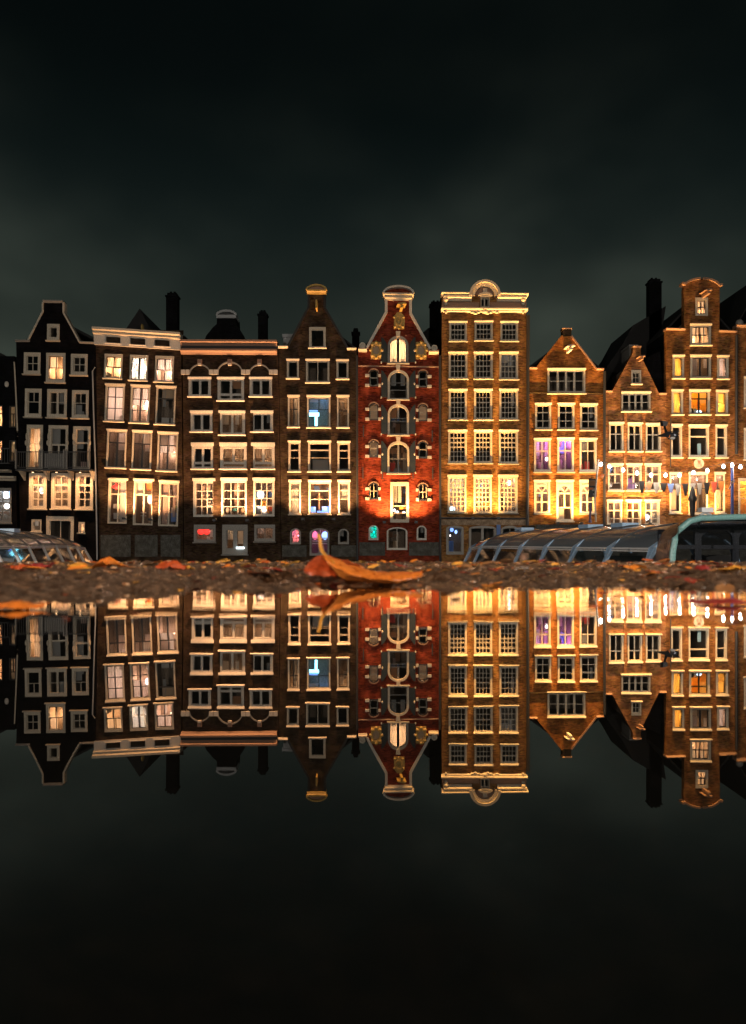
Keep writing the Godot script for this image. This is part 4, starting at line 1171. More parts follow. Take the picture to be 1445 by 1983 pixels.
func house_tall() -> void:
	var o := {"frame": "cream_paint", "bars": "black_paint", "fw": 4.0, "ft": 5.0, "fb": 4.0, "head": true, "bw": 1.4}
	var y3 := {"lit": [4.2, "amber"], "fb": 3.0, "bars": "black_paint"}
	var dk := {"frame": "cream_paint", "fw": 3.0, "bars": "cream_paint"}
	var gr := {"lit": [5.5, "pink"], "frame": "cream_paint", "fw": 3.0}
	var h := build_house({"name": "tall_house", "label": "tall brown house with a raised arched top, amber windows and a round sign", "mat": "russet_brick",
		"L": [[1344, 540], [1335, 543], [1326, 549], [1324, 560], [1324, 638], [1290, 638], [1289, 1108]], "R": [[1372, 540], [1382, 543], [1393, 552], [1393, 562], [1393, 642], [1425, 642], [1424, 1108]], "eaves": 644, "ridge": [1358, 566], "base": o,
		"wins": [
			[1346, 577, 1370, 612, S22, {"lit": [2.2, "warm"], "hang": [[0, 0.48, 0, 1, "amber"], [0.52, 1, 0, 1, "warm"]], "head": false, "sill": false}],
			[1336, 628, 1376, 669, [[0.5, 4], [0.5, 4]], {"lit": [2.2, "warm"], "hang": [[0, 0.45, 0, 1, "warm"], [0.55, 0.9, 0, 1, "warm"]]}],
			[1302, 688, 1324, 733, S11, {"lit": [3.4, "amber"], "hang": [[0.15, 0.8, 0, 0.98, "amber"]]}], [1336, 688, 1376, 733, S12, {"bw": 3.0, "lit": [1.3, "warm"], "hang": [[0, 0.42, 0, 0.6, "pink"], [0.1, 0.4, 0.62, 0.98, "warm"], [0.8, 1, 0, 1, "pink"]]}], [1388, 689, 1410, 734, S11, {"lit": [1.6, "pink"], "hang": [[0.05, 0.8, 0, 0.97, "white"]]}],
			[1300, 755, 1322, 803, S11, y3.merged({"hang": [[0, 0.85, 0, 0.96, "amber"]]})], [1334, 755, 1374, 803, [[0.3, 2, 1.0, 2.5], [0.7, 2, 2.0, 2.5]], y3.merged({"deep": 2.0, "room": "cloth_amber", "hang": [[0.65, 1, 0, 1, "amber"]]})], [1386, 756, 1409, 803, S11, y3.merged({"hang": [[0, 0.92, 0, 1, "amber"]]})],
			[1299, 822, 1320, 886, [[0.3, 1], [0.7, 1]], dk], [1333, 823, 1372, 886, [[0.32, 1], [0.68, 1, 2.6]], dk], [1385, 823, 1407, 886, [[0.35, 1], [0.65, 1, 1.6]], dk],
			[1296, 915, 1318, 994, [[0.36, 1], [0.64, 1]], gr.merged({"hang": [[0.02, 0.9, 0.4, 0.98, "pink"]]})], [1333, 915, 1370, 996, [[0.36, 1], [0.64, 2, 1.5, 3.0]], gr.merged({"hang": [[0, 1, 0.36, 0.98, "pink"]], "called": "front_door"})], [1383, 915, 1403, 994, [[0.36, 1], [0.64, 1]], gr.merged({"hang": [[0, 0.95, 0.4, 0.98, "pink"]]})]]})
	var tx := MB.new()
	tx.ring(Vector2(fx(1358), fy(560)), 1.26, 0.66, 1.4, 0.8, FZ - 0.5, FZ + 0.16, 0.35, 1.5, 10)
	tx.ring(Vector2(fx(1358), fy(560)), 1.26, 0.66, 1.4, 0.8, FZ - 0.5, FZ + 0.16, 1.66, PI - 0.35, 10)
	tx.box(fx(1319.5), fy(552), FZ - 0.5, fx(1327), fy(548), FZ + 0.18)
	tx.box(fx(1390), fy(555), FZ - 0.5, fx(1397.5), fy(551), FZ + 0.18)
	obj("arched_cap", tx.mesh(), M.rose_and_lit_trim, h)
	band(h, "shoulder_coping", 1289, 636, 1326, 637, 0.14, 0.16, M.rose_and_lit_trim, -0.5)
	band(h, "shoulder_coping", 1391, 640, 1426, 641.5, 0.14, 0.16, M.rose_and_lit_trim, -0.5)
	hoist(h, 1360, 575, M.rose_and_lit_trim, 0.85, 0.15)
	wall_tube(h, [[1424.5, 650], [1424, 880]], 0.1, M.iron)  # dark strip imitating the shaded party gap
	wall_tube(h, [[1297.5, 810], [1297, 905]], 0.04, M.iron)

func house_far_right() -> void:
	var h := build_house({"name": "end_house", "label": "brown house cut off by the right edge, yellow shop front behind the blue post", "mat": "russet_brick",
		"L": [[1425, 633], [1425, 1108]], "R": [[1560, 633], [1560, 1108]], "eaves": 640, "ridge": [1492, 520],
		"wins": [
			[1440, 730, 1464, 790, [[0.4, 1], [0.6, 1]], {"head": true}], [1440, 830, 1464, 890, [[0.4, 1], [0.6, 1]], {"head": true}], [1480, 730, 1504, 790, S21, {"head": true}], [1480, 830, 1504, 890, S21, {"head": true}],
			[1429, 926, 1500, 1016, [[0.42, 2], [0.58, 2]], {"called": "shop_window", "lit": [34.0, "amber"], "deep": 2.4, "frame": "cream_paint", "hang": [[0, 1, 0.08, 0.16, "amber", -0.8], [0, 1, 0.22, 0.3, "amber", -0.8], [0, 1, 0.36, 0.42, "amber", -0.8]]}]]})
	band(h, "cornice", 1424, 630, 1561, 632, 0.2, 0.3, M.rose_and_lit_trim, -0.5)
	var v := MB.new()
	v.ball(at(1434, 624, -0.2), Vector3(0.26, 0.26, 0.24), 8)
	obj("roof_urn", v.mesh(), M.grey_paint, h)

# ---------------------------------------------------------------- lamps on the facades

func make_floodlights() -> void:
	var a := lin(1, 0.5, 0.13); var w := lin(1, 0.5, 0.21); var o := lin(1, 0.5, 0.16)
	uplight(252, 1003, "floodlight on the leaning house between its left and middle ground floor windows", w, 71, 30)
	uplight(301.5, 1005, "floodlight on the leaning house between its middle and right ground floor windows", w, 71, 30)
	uplight(423, 1006, "floodlight on the three arch house between its left and middle tall windows", w, 90, 33)
	uplight(485, 1006, "floodlight on the three arch house between its middle and right tall windows", w, 90, 33)
	uplight(590, 1004, "floodlight on the pointed house left of its wide middle window", w, 70, 37)
	uplight(648, 1004, "floodlight on the pointed house right of its wide middle window", w, 70, 46)
	uplight(744, 1010, "floodlight on the red house left of its tall white framed window", o, 52, 39)
	uplight(804, 1010, "floodlight on the red house right of its tall white framed window", o, 52, 39)
	uplight(911, 1002, "floodlight on the ornate house between its left and middle ground floor windows", a, 277, 31)
	uplight(959, 1002, "floodlight on the ornate house between its middle and right ground floor windows", a, 277, 31)
	uplight(1071, 1012, "floodlight on the orange house left of its front door", a, 286, 42)
	uplight(1116, 1012, "floodlight on the orange house right of its front door", a, 286, 42)
	uplight(1210, 1013, "floodlight on the smallest house at the foot of its left pier", a, 146, 32)
	uplight(1245, 1013, "floodlight on the smallest house at the foot of its right pier", a, 146, 32)
	uplight(1327, 1004, "floodlight on the tall house left of its front door", a, 155, 30)
	uplight(1377, 1004, "floodlight on the tall house right of its front door", a, 155, 30)
	var sides := ["left", "middle", "right"]
	for k in 3:
		var u := thing("balcony_lamp", "small lamp under the balcony of the almost black house, above its %s cream window" % sides[k], "lamp", at([74.0, 119.0, 164.0][k], 914.2, 0.8), "lamps under the balcony")
		var b := MB.new()
		b.lathe(Vector3.ZERO, [Vector2(0.0, -0.09), Vector2(0.08, -0.09), Vector2(0.06, 0.0), Vector2(0.0, 0.0)], 10)
		obj("housing", b.mesh(), M.iron, u)
		var l := MB.new()
		l.lathe(Vector3.ZERO, [Vector2(0.0, -0.105), Vector2(0.07, -0.105), Vector2(0.07, -0.092), Vector2(0.0, -0.092)], 10)
		obj("lamp_lens", l.mesh(), glow("uplight_lens", lamp_color("warm"), 4.0), u)
		spot(u, Vector3(0, -0.12, 0), Vector3(0, -1, -0.45), w, 8.0, 62.0, 0.06)

# ---------------------------------------------------------------- the far quay terrace on the right

func far(x: float, y: float, d: float) -> Vector3:
	return Vector3((x - 722.5) * d / 1500.0, (1050.0 - y) * d / 1500.0, -d)

func make_terrace() -> void:
	var b := MB.new()
	b.box(fx(1012), WATER - 1, FZ + 0.01, fx(1640), 1.06, FZ + 4.5)
	b.box(fx(1011), 1.06, FZ + 0.01, fx(1641), 1.16, FZ + 4.6)
	struct("terrace", b.mesh(), M.plinth_plaster)
	var d := 51.4
	# the string of bulbs
	var s := thing("string_light", "string of round white bulbs sagging between a white pole and a blue post", "string light")
	var pts := [[1159, 893], [1164, 898], [1180, 902], [1207, 909], [1234, 915], [1261, 919], [1289, 919], [1316, 919], [1343, 914], [1370, 910], [1401, 902], [1418, 899], [1434, 903], [1450, 906], [1480, 911]]
	var line := []
	for p in pts:
		line.append(far(p[0], p[1] - 4.5, d))
	var wire := MB.new()
	wire.tube(line, 0.015, 5)
	obj("cable", wire.mesh(), M.iron, s)
	var bulb := MB.new()
	bulb.lathe(Vector3.ZERO, [Vector2(0.0, -0.17), Vector2(0.07, -0.15), Vector2(0.105, -0.08), Vector2(0.1, -0.02), Vector2(0.07, 0.05), Vector2(0.045, 0.09), Vector2(0.0, 0.09)], 12)
	var bm := bulb.mesh()
	for i in range(1, pts.size()):
		if i == 11:
			continue
		var o := obj("bulb", bm, glow("string_bulb", lin(1, 0.88, 0.74), 9.0), s)
		o.position = far(pts[i][0], pts[i][1], d)
		omni(o, Vector3(0, -0.08, 0), lin(1, 0.8, 0.6), 1.3, 0.1)
	var pole := thing("white_pole", "thin white leaning pole that holds the left end of the string of bulbs", "pole", far(1154, 1011, d))
	var pb := MB.new()
	pb.tube([Vector3.ZERO, far(1152, 965, d) - far(1154, 1011, d), far(1159, 889, d) - far(1154, 1011, d)], 0.06, 8)
	obj("shaft", pb.mesh(), M.white_paint, pole)
	var sg := thing("sign_board", "dark sign board with a pale blurred picture hanging on the white pole", "sign", far(1148, 945, d + 0.1))
	var sb := MB.new()
	sb.box(-0.27, -0.62, -0.03, 0.27, 0.62, 0.0)
	obj("board", sb.mesh(), M.black_paint, sg)
	for q in [[-0.2, 0.2, 0.15, 0.5, "wood"], [-0.22, 0.05, -0.12, 0.02, "orange"], [-0.05, 0.22, -0.2, -0.02, "white"], [0.02, 0.2, -0.5, -0.36, "white"]]:
		var pr := MB.new()
		pr.box(q[0], q[2], 0.0, q[1], q[3], 0.012)
		obj("print", pr.mesh(), M["cloth_" + q[4]], sg)
	var vp := thing("violet_post", "short violet post under the dark sign board", "post", far(1143, 1012, d))
	var vb := MB.new()
	vb.lathe(Vector3.ZERO, [Vector2(0.0, 0.0), Vector2(0.13, 0.0), Vector2(0.1, 0.12), Vector2(0.075, 0.2), Vector2(0.075, 1.25), Vector2(0.1, 1.3), Vector2(0.0, 1.34)], 10)
	obj("shaft", vb.mesh(), grained(mat("violet_paint", lin(0.2, 0.16, 0.36), 0.5), grain, 1.0), vp)
	var bp := thing("blue_post", "blue post with a pale ribbon and a bulb on top, near the right edge", "post", far(1418, 1012, d))
	var bb := MB.new()
	bb.lathe(Vector3.ZERO, [Vector2(0.0, 0.0), Vector2(0.16, 0.0), Vector2(0.1, 0.2), Vector2(0.085, 3.6), Vector2(0.11, 3.66), Vector2(0.0, 3.7)], 10)
	obj("shaft", bb.mesh(), grained(mat("blue_paint", lin(0.06, 0.12, 0.5), 0.45), grain, 1.0), bp)
	var rb := MB.new()
	rb.prism(PackedVector2Array([Vector2(-0.16, 2.72), Vector2(0.16, 2.86), Vector2(0.1, 2.64), Vector2(-0.02, 2.62), Vector2(-0.22, 2.2), Vector2(-0.3, 2.22), Vector2(-0.1, 2.62)]), 0.09, 0.12)
	obj("ribbon", rb.mesh(), M.cloth_pink, bp)
	var top := obj("top_bulb", bm, M.string_bulb, bp)
	top.position = Vector3(0, 3.86, 0)
	omni(top, Vector3(0, -0.08, 0), lin(1, 0.8, 0.6), 1.3, 0.1)
	# bunting
	var bu := thing("bunting", "line of dark and orange cloth pennants hanging below the string of bulbs", "bunting")
	var bl := []
	for i in 13:
		bl.append(far(1236 + i * 14.0, 931 + 6 * sin(i * PI / 12.0), d + 0.3))
	var lb := MB.new()
	lb.tube(bl, 0.012, 4)
	obj("cord", lb.mesh(), M.iron, bu)
	for i in 12:
		var p := MB.new()
		var hh := 0.55 + 0.3 * rng.randf(); var ww := 0.17 + 0.08 * rng.randf()
		p.hexa(Vector3(-ww * 0.3, -hh, 0.02), Vector3(ww * 0.5, -hh * 0.94, -0.02), Vector3(ww, 0, 0.0), Vector3(-ww, 0, 0.0), Vector3(-ww * 0.3, -hh, 0.03), Vector3(ww * 0.5, -hh * 0.94, 0.0), Vector3(ww, 0, 0.015), Vector3(-ww, 0, 0.015))
		var o := obj("pennant", p.mesh(), M["cloth_" + ["grey", "wood", "grey", "grey", "blue", "grey", "wood", "grey", "grey", "wood", "red", "orange"][i]] if i % 3 else M.black_paint, bu)
		o.position = (bl[i] + bl[i + 1]) / 2
	var fl := thing("orange_pennant", "small orange pennant on a slanting cord right of the white pole", "pennant", far(1167, 920, d))
	var fb := MB.new()
	fb.tube([Vector3(-0.5, 0.75, 0), Vector3(0.12, 0.1, 0), Vector3(0.9, -0.2, 0)], 0.012, 4)
	obj("cord", fb.mesh(), M.iron, fl)
	var fp := MB.new()
	fp.prism(PackedVector2Array([Vector2(-0.2, -0.1), Vector2(0.04, -0.22), Vector2(0.16, 0.06), Vector2(-0.06, 0.085)]), -0.01, 0.01)
	obj("cloth", fp.mesh(), M.cloth_orange, fl)
	# closed parasol
	var pa := thing("closed_parasol", "closed black parasol standing in front of the front door of the tall house", "parasol", far(1341, 1012, d))
	var pm := MB.new()
	pm.lathe(Vector3.ZERO, [Vector2(0, 0), Vector2(0.35, 0), Vector2(0.35, 0.08), Vector2(0.035, 0.1), Vector2(0.035, 0.5), Vector2(0, 0.5)], 12)
	obj("base", pm.mesh(), M.iron, pa)
	pm = MB.new()
	var rows := []
	for q in [[0.45, 0.13], [0.9, 0.17], [1.4, 0.19], [1.55, 0.27], [1.75, 0.2], [2.1, 0.13], [2.3, 0.06], [2.42, 0.01]]:
		var ring := []
		for j in 25:
			var t := TAU * j / 24.0
			var rr: float = q[1] * (1.0 + 0.18 * sin(t * 6))
			ring.append(Vector3(rr * cos(t), q[0], -rr * sin(t)))
		rows.append(ring)
	pm.sheet(rows)
	obj("canopy", pm.mesh(), M.black_paint, pa)
	# round sign
	var rs := thing("round_sign", "round cream sign with a dark crossed emblem over the door of the tall house", "sign", at(1352, 898, 0.08))
	var disc := CylinderMesh.new()
	disc.top_radius = 0.36; disc.bottom_radius = 0.36; disc.height = 0.08; disc.radial_segments = 32
	var dk := obj("disc", disc, M.cream_paint, rs)
	dk.rotation.x = PI / 2
	var em := MB.new()
	em.prism(PackedVector2Array([Vector2(-0.13, 0.22), Vector2(-0.07, 0.17), Vector2(0.06, 0.17), Vector2(0.13, 0.22), Vector2(0.12, 0.1), Vector2(0.04, 0.0), Vector2(0.0, 0.0), Vector2(-0.1, 0.08)]), 0.04, 0.06)
	for sd in [-1, 1]:
		em.prism(PackedVector2Array([Vector2(sd * 0.07, 0.06), Vector2(sd * 0.03, 0.06), Vector2(-sd * 0.2, -0.16), Vector2(-sd * 0.16, -0.2)]), 0.04, 0.057 + sd * 0.001)
	em.ring(Vector2(0, -0.06), 0.19, 0.17, 0.24, 0.21, 0.04, 0.053, PI * 1.15, PI * 1.85, 10)
	obj("emblem", em.mesh(), M.cloth_wood, rs)
	# the bird
	var bd := thing("bird", "dark bird in flight with spread wings, pale belly and an orange patch of painted light", "bird", far(1296, 843, 18.0))
	bd.rotation = Vector3(0.1, 0.2, -0.05)
	var body := MB.new()
	var spine := [[-0.16, 0.27, 0.014, 0.05], [-0.13, 0.16, 0.03, 0.045], [-0.09, 0.07, 0.055, 0.06], [-0.03, 0.0, 0.078, 0.08], [0.05, -0.015, 0.088, 0.088], [0.12, 0.0, 0.07, 0.07], [0.17, 0.012, 0.055, 0.055], [0.205, 0.01, 0.035, 0.035], [0.235, 0.0, 0.012, 0.012], [0.262, -0.008, 0.002, 0.002]]
	rows = []
	for q in spine:
		var ring := []
		for j in 17:
			var t := TAU * j / 16.0
			ring.append(Vector3(q[0] - 0.25 * q[2] * sin(t), q[1] + q[2] * sin(t), q[3] * cos(t)))
		rows.append(ring)
	rows.reverse()
	body.sheet(rows)
	# tail fan, wings
	body.hexa(Vector3(-0.21, 0.2, -0.06), Vector3(-0.1, 0.2, -0.06), Vector3(-0.1, 0.3, -0.05), Vector3(-0.24, 0.32, -0.05), Vector3(-0.2, 0.2, 0.05), Vector3(-0.11, 0.2, 0.05), Vector3(-0.1, 0.3, 0.06), Vector3(-0.24, 0.32, 0.06))
	obj("body", body.mesh(), grained(mat("feathers", lin(0.012, 0.012, 0.016), 0.5), grain, 5.0), bd)
	for wv in [[Vector3(0.02, 0.04, 0.05), Vector3(-0.2, 0.02, 0.2), Vector3(-0.44, -0.05, 0.3)], [Vector3(0.08, 0.03, -0.05), Vector3(0.26, 0.07, -0.085), Vector3(0.4, 0.12, -0.22)]]:
		var wg := MB.new()
		rows = []
		for i in 9:
			var t := i / 8.0
			var c: Vector3 = wv[0].lerp(wv[1], t).lerp(wv[1].lerp(wv[2], t), t)
			var ch := 0.12 * (1.0 - 0.75 * t * t)
			var ln := []
			for j in 5:
				var s2 := j / 4.0 - 0.4
				ln.append(c + Vector3(-0.12 * s2, -ch * s2 * 1.2 + 0.02 * cos(s2 * 3), 0.04 * s2 + 0.006 * (j % 2)))
			rows.append(ln)
		wg.sheet(rows)
		obj("wing", wg.mesh(), M.feathers, bd)
	var bl2 := MB.new()
	bl2.ball(Vector3(0.06, -0.055, 0.035), Vector3(0.075, 0.045, 0.055), 8)
	obj("belly", bl2.mesh(), M.cloth_white, bd)
	var op := MB.new()
	op.ball(Vector3(-0.045, -0.01, 0.06), Vector3(0.035, 0.06, 0.022), 8)
	obj("orange_light_patch", op.mesh(), M.cloth_orange, bd)  # warm light falling on dark feathers, painted as an orange patch
	var hl := MB.new()
	hl.ball(Vector3(0.1, 0.01, 0.06), Vector3(0.04, 0.028, 0.022), 8)
	obj("shoulder_highlight", hl.mesh(), grained(mat("feather_highlight", lin(0.45, 0.5, 0.62), 0.5), grain, 5.0), bd)  # blue-white highlight on the body, painted as a pale patch

# ---------------------------------------------------------------- boats

# half section of a glass roofed boat, from the window sill to the ridge: metres from the centre line, metres above water
const SECTION := [[2.22, 1.12], [1.9, 1.8], [1.72, 1.96], [1.45, 2.08], [1.1, 2.18], [0.6, 2.26], [0.0, 2.29]]

func section(s: int, i: int, z: float, shrink: float) -> Vector3:
	var p: Array = SECTION[i]
	return Vector3(s * p[0] * lerpf(1.0, 0.8, shrink), lerpf(p[1], 1.15 + (p[1] - 1.15) * 0.55, shrink), z)

func glass_boat(label: String, where: Vector3, turn: float, stations: Array, strut: Material, hull_mat: Material, gusset: bool) -> Node3D:
	var bt := thing("canal_boat", label, "boat", where, "glass roofed canal boats moored by the quay")
	bt.rotation.y = turn
	var z_near: float = stations[0][0]; var z_far: float = stations[-1][0]
	var rows := []
	for q in [[z_near + 4.0, 0.85], [z_near + 1.0, 1.0], [z_near, 1.0], [z_far + 1.0, 1.0], [z_far - 0.4, 0.93], [z_far - 2.0, 0.6], [z_far - 3.0, 0.12]]:
		var ring := []
		for p in [[-2.15, 1.1], [-2.32, 1.0], [-2.3, 0.85], [-2.2, 0.2], [-1.9, -0.4], [1.9, -0.4], [2.2, 0.2], [2.3, 0.85], [2.32, 1.0], [2.15, 1.1]]:
			ring.append(Vector3(p[0] * q[1], p[1], q[0]))
		rows.append(ring)
	var hb := MB.new()
	hb.sheet(rows)
	obj("hull", hb.mesh(), hull_mat, bt)
	var dk := MB.new()
	dk.box(-2.0, 0.72, z_far - 0.2, 2.0, 0.78, z_near + 0.2)
	obj("deck", dk.mesh(), M.roof_tiles, bt)
	for k in stations.size():
		var z: float = stations[k][0]; var sh: float = stations[k][1]
		var rib := MB.new()
		var arc := []
		for i in range(1, SECTION.size()):
			arc.append(section(-1, i, z, sh))
		for i in range(SECTION.size() - 2, 0, -1):
			arc.append(section(1, i, z, sh))
		rib.tube(arc, 0.022, 6)
		obj("roof_rib", rib.mesh(), M.iron, bt)
		for s in [-1, 1]:
			var a := section(s, 0, z, sh); var b := section(s, 1, z, sh)
			var sb := MB.new()
			var o := Vector3(s * 0.03, 0.015, 0); var wa := 0.03; var wb := 0.04 if gusset else 0.03
			sb.hexa(a - o + Vector3(0, 0, -wa), a + o + Vector3(0, 0, -wa), b + o + Vector3(0, 0, -wb), b - o + Vector3(0, 0, -wb), a - o + Vector3(0, 0, wa), a + o + Vector3(0, 0, wa), b + o + Vector3(0, 0, wb), b - o + Vector3(0, 0, wb))
			if gusset:
				var c := section(s, 2, z, sh)
				for sd in [-1, 1]:
					var m := a.lerp(b, 0.62)
					sb.hexa(m - o, m + o, b + o, b - o, m - o + Vector3(0, 0, sd * 0.03), m + o + Vector3(0, 0, sd * 0.03), b + o + Vector3(0, 0, sd * 0.105), b - o + Vector3(0, 0, sd * 0.105))
				sb.hexa(b - o + Vector3(0, 0, -0.085), b + o + Vector3(0, 0, -0.085), c + o * 0.4 + Vector3(0, 0, -0.02), c - o + Vector3(0, 0, -0.02), b - o + Vector3(0, 0, 0.085), b + o + Vector3(0, 0, 0.085), c + o * 0.4 + Vector3(0, 0, 0.02), c - o + Vector3(0, 0, 0.02))
			obj("window_post", sb.mesh(), strut, bt)
		if k == 0:
			continue
		var zn: float = stations[k - 1][0]; var sn: float = stations[k - 1][1]
		for s in [-1, 1]:
			var pb := MB.new()
			var a := section(s, 0, zn, sn); var b := section(s, 0, z, sh); var c := section(s, 1, z, sh); var d := section(s, 1, zn, sn)
			if s > 0:
				pb.quad(a, b, c, d)
			else:
				pb.quad(b, a, d, c)
			obj("side_pane", pb.mesh(), M.boat_glass, bt)
			var rp := MB.new()
			var r0 := []; var r1 := []
			for i in range(1, SECTION.size()):
				r0.append(section(s, i, zn, sn))
				r1.append(section(s, i, z, sh))
			rp.sheet([r0, r1] if s < 0 else [r1, r0])
			obj("roof_pane", rp.mesh(), M.boat_roof_glass, bt)
			var rl := MB.new()
			for q in [[-0.035, -0.0, "n"], [-0.075, -0.05, "n"]]:
				var e := Vector3(s * 0.04, 0, 0)
				var y0 := Vector3(0, q[0], 0); var y1 := Vector3(0, q[1], 0)
				rl.hexa(c - e + y0, c + e + y0, c + e + y1, c - e + y1, d - e + y0, d + e + y0, d + e + y1, d - e + y1)
			obj("eaves_rail", rl.mesh(), M.zinc if not gusset else M.boat_rail, bt)
			if k % 2 == 0:
				var st := MB.new()
				st.box(s * 1.15 - 0.55, 0.78, z + 0.4, s * 1.15 + 0.55, 1.2, z + 0.85)
				st.box(s * 1.15 - 0.55, 1.2, z + 0.4, s * 1.15 + 0.55, 1.62, z + 0.5)
				obj("seat", st.mesh(), M.black_paint, bt)
	# the far end: raked glass and its frame
	var ze: float = stations[-1][0]; var se: float = stations[-1][1]
	var poly := []
	for s in [-1, 1]:
		for i in SECTION.size():
			poly.append(section(s, i if s < 0 else SECTION.size() - 1 - i, ze, se))
	var eg := MB.new()
	for i in range(1, poly.size() - 1):
		eg.tri(poly[0], poly[i], poly[i + 1])
	obj("end_window", eg.mesh(), M.boat_glass, bt)
	return bt

func make_boats() -> void:
	var g := mat("boat_glass", Color(0.05, 0.06, 0.07, 0.18), 0.03)
	g.transparency = BaseMaterial3D.TRANSPARENCY_ALPHA
	var rg := mat("boat_roof_glass", Color(0.33, 0.36, 0.39, 0.88), 0.12)
	rg.transparency = BaseMaterial3D.TRANSPARENCY_ALPHA
	rg.metallic_specular = 0.12
	grained(mat("boat_blue", lin(0.3, 0.48, 0.72), 0.35), grain, 2.0)
	grained(mat("boat_teal", lin(0.16, 0.34, 0.35), 0.3), grain, 2.0)
	grained(mat("boat_rail", lin(0.5, 0.52, 0.55), 0.3), grain, 2.0)
	grained(mat("boat_navy", lin(0.016, 0.02, 0.03), 0.25), grain, 2.0)
	# right boat: its nearest window post stands 13.8 m from the camera
	var st := []
	for k in 7:
		st.append([-1.5 * k, 0.0])
	st.append([-10.2, 0.25])
	st.append([-10.9, 0.8])
	var bt := glass_boat("long glass roofed canal boat with blue window posts and a teal framed windscreen", Vector3(6.86, WATER, -14.19), 0.205, st, M.boat_blue, M.boat_navy, true)
	# the windscreen section at its near end
	var arch := []
	for p in [[-2.42, 0.9], [-2.36, 1.75], [-2.32, 1.95], [-2.22, 2.12], [-2.06, 2.24], [-1.86, 2.29], [-1.0, 2.32], [0.0, 2.33], [1.0, 2.32], [1.86, 2.29], [2.06, 2.24], [2.22, 2.12], [2.32, 1.95], [2.36, 1.75], [2.42, 0.9]]:
		arch.append(Vector3(p[0], p[1], 1.3))
	var am := MB.new()
	am.tube(arch, 0.05, 10)
	obj("windscreen_frame", am.mesh(), M.boat_teal, bt)
	var hood := MB.new()
	var r0 := []; var r1 := []; var r2 := []
	for p in arch:
		r0.append(p)
		r1.append(Vector3(p.x * 0.965, 0.9 + (p.y - 0.9) * 0.99, 0.95))
		r2.append(Vector3(p.x * 0.93, 0.9 + (p.y - 0.9) * 0.96, 0.55))
	hood.sheet([r0, r1, r2])
	obj("hood", hood.mesh(), M.boat_navy, bt)
	var ws := MB.new()
	for i in range(1, arch.size() - 1):
		ws.tri(arch[0], arch[i + 1], arch[i])
	obj("windscreen", ws.mesh(), M.boat_glass, bt)
	var hw := MB.new()
	hw.quad(Vector3(-2.3, 1.78, 1.15), Vector3(-2.27, 1.8, 0.72), Vector3(-2.2, 2.0, 0.74), Vector3(-2.26, 2.02, 1.13))
	obj("hood_pane", hw.mesh(), M.boat_glass, bt)
	for x in [-0.75, 0.75]:
		var ml := MB.new()
		ml.tube([Vector3(x * 1.1, 0.95, 1.3), Vector3(x * 1.06, 1.9, 1.3), Vector3(x, 2.32, 1.3)], 0.02, 6)
		obj("mullion", ml.mesh(), M.zinc, bt)
	var bh := MB.new()
	bh.box(-2.0, 0.8, 0.28, 2.0, 1.5, 0.33); bh.box(-2.0, 1.78, 0.28, 2.0, 1.85, 0.33); bh.box(-1.7, 2.1, 0.28, 1.7, 2.24, 0.33)
	for x in [-2.0, -1.3, -0.55, 0.1, 0.75, 1.4]:
		bh.box(x, 1.5, 0.283, x + 0.13, 2.12, 0.327)
	for x in [-1.3, -0.55, 0.1, 0.75]:
		bh.prism(PackedVector2Array([Vector2(x + 0.13, 2.1), Vector2(x + 0.13, 1.98), Vector2(x + 0.17, 2.05), Vector2(x + 0.26, 2.1)]), 0.284, 0.326)
		bh.prism(PackedVector2Array([Vector2(x + 0.75, 2.1), Vector2(x + 0.62, 2.1), Vector2(x + 0.71, 2.05), Vector2(x + 0.75, 1.98)]), 0.284, 0.326)
	obj("bulkhead", bh.mesh(), M.boat_navy, bt)
	# the searchlight on its frame, hatches on the roof
	var sl := MB.new()
	sl.tube([Vector3(-1.62, 2.2, 0.9), Vector3(-1.58, 2.36, 0.9), Vector3(-1.5, 2.4, 0.9), Vector3(-1.4, 2.36, 0.9), Vector3(-1.34, 2.28, 0.9)], 0.025, 6)
	sl.box(-1.6, 2.4, 0.84, -1.38, 2.48, 0.96)
	obj("searchlight", sl.mesh(), M.zinc, bt)
	for z in [-9.3, -5.2, -3.6]:
		var hb := MB.new()
		hb.box(-0.75, 2.24, z, -0.35, 2.33, z + 0.5)
		obj("roof_hatch", hb.mesh(), M.boat_blue, bt)
	# left boat
	st = []
	for k in 10:
		st.append([3.34 - 1.2 * k, [0, 0, 0, 0, 0, 0, 0, 0.04, 0.15, 0.35][k]])
	st.append([-8.2, 0.75])
	var l := glass_boat("grey glass roofed canal boat cut off by the left edge, dark roof ribs", Vector3(-9.62 - 1.9 * 0.996, WATER, -20.26), 0.0855, st, M.zinc, M.boat_navy, false)
	for z in [-3.4, 0.6]:
		var hb := MB.new()
		hb.box(0.5, 2.2, z, 1.0, 2.31, z + 0.5)
		obj("roof_hatch", hb.mesh(), M.boat_blue, l)

# ---------------------------------------------------------------- things behind the panes

func lump(called: String, label: String, category: String, x: float, y: float, dz: float, parts: Array) -> void:
	var t := thing(called, label, category, at(x, y, dz))
	for p in parts:
		var b := MB.new()
		var c := Vector3(p[2], p[3], p[4] if p.size() > 8 else 0.0)
		var k: int = 8 if p.size() > 8 else 7
		var r := Vector3(p[k - 3], p[k - 2], p[k - 1])
		if p[1] == "ball":
			b.ball(c, r, 8)
		else:
			b.box(c.x - r.x, c.y - r.y, c.z - r.z, c.x + r.x, c.y + r.y, c.z + r.z)
		obj(p[0], b.mesh(), p[-1], t)

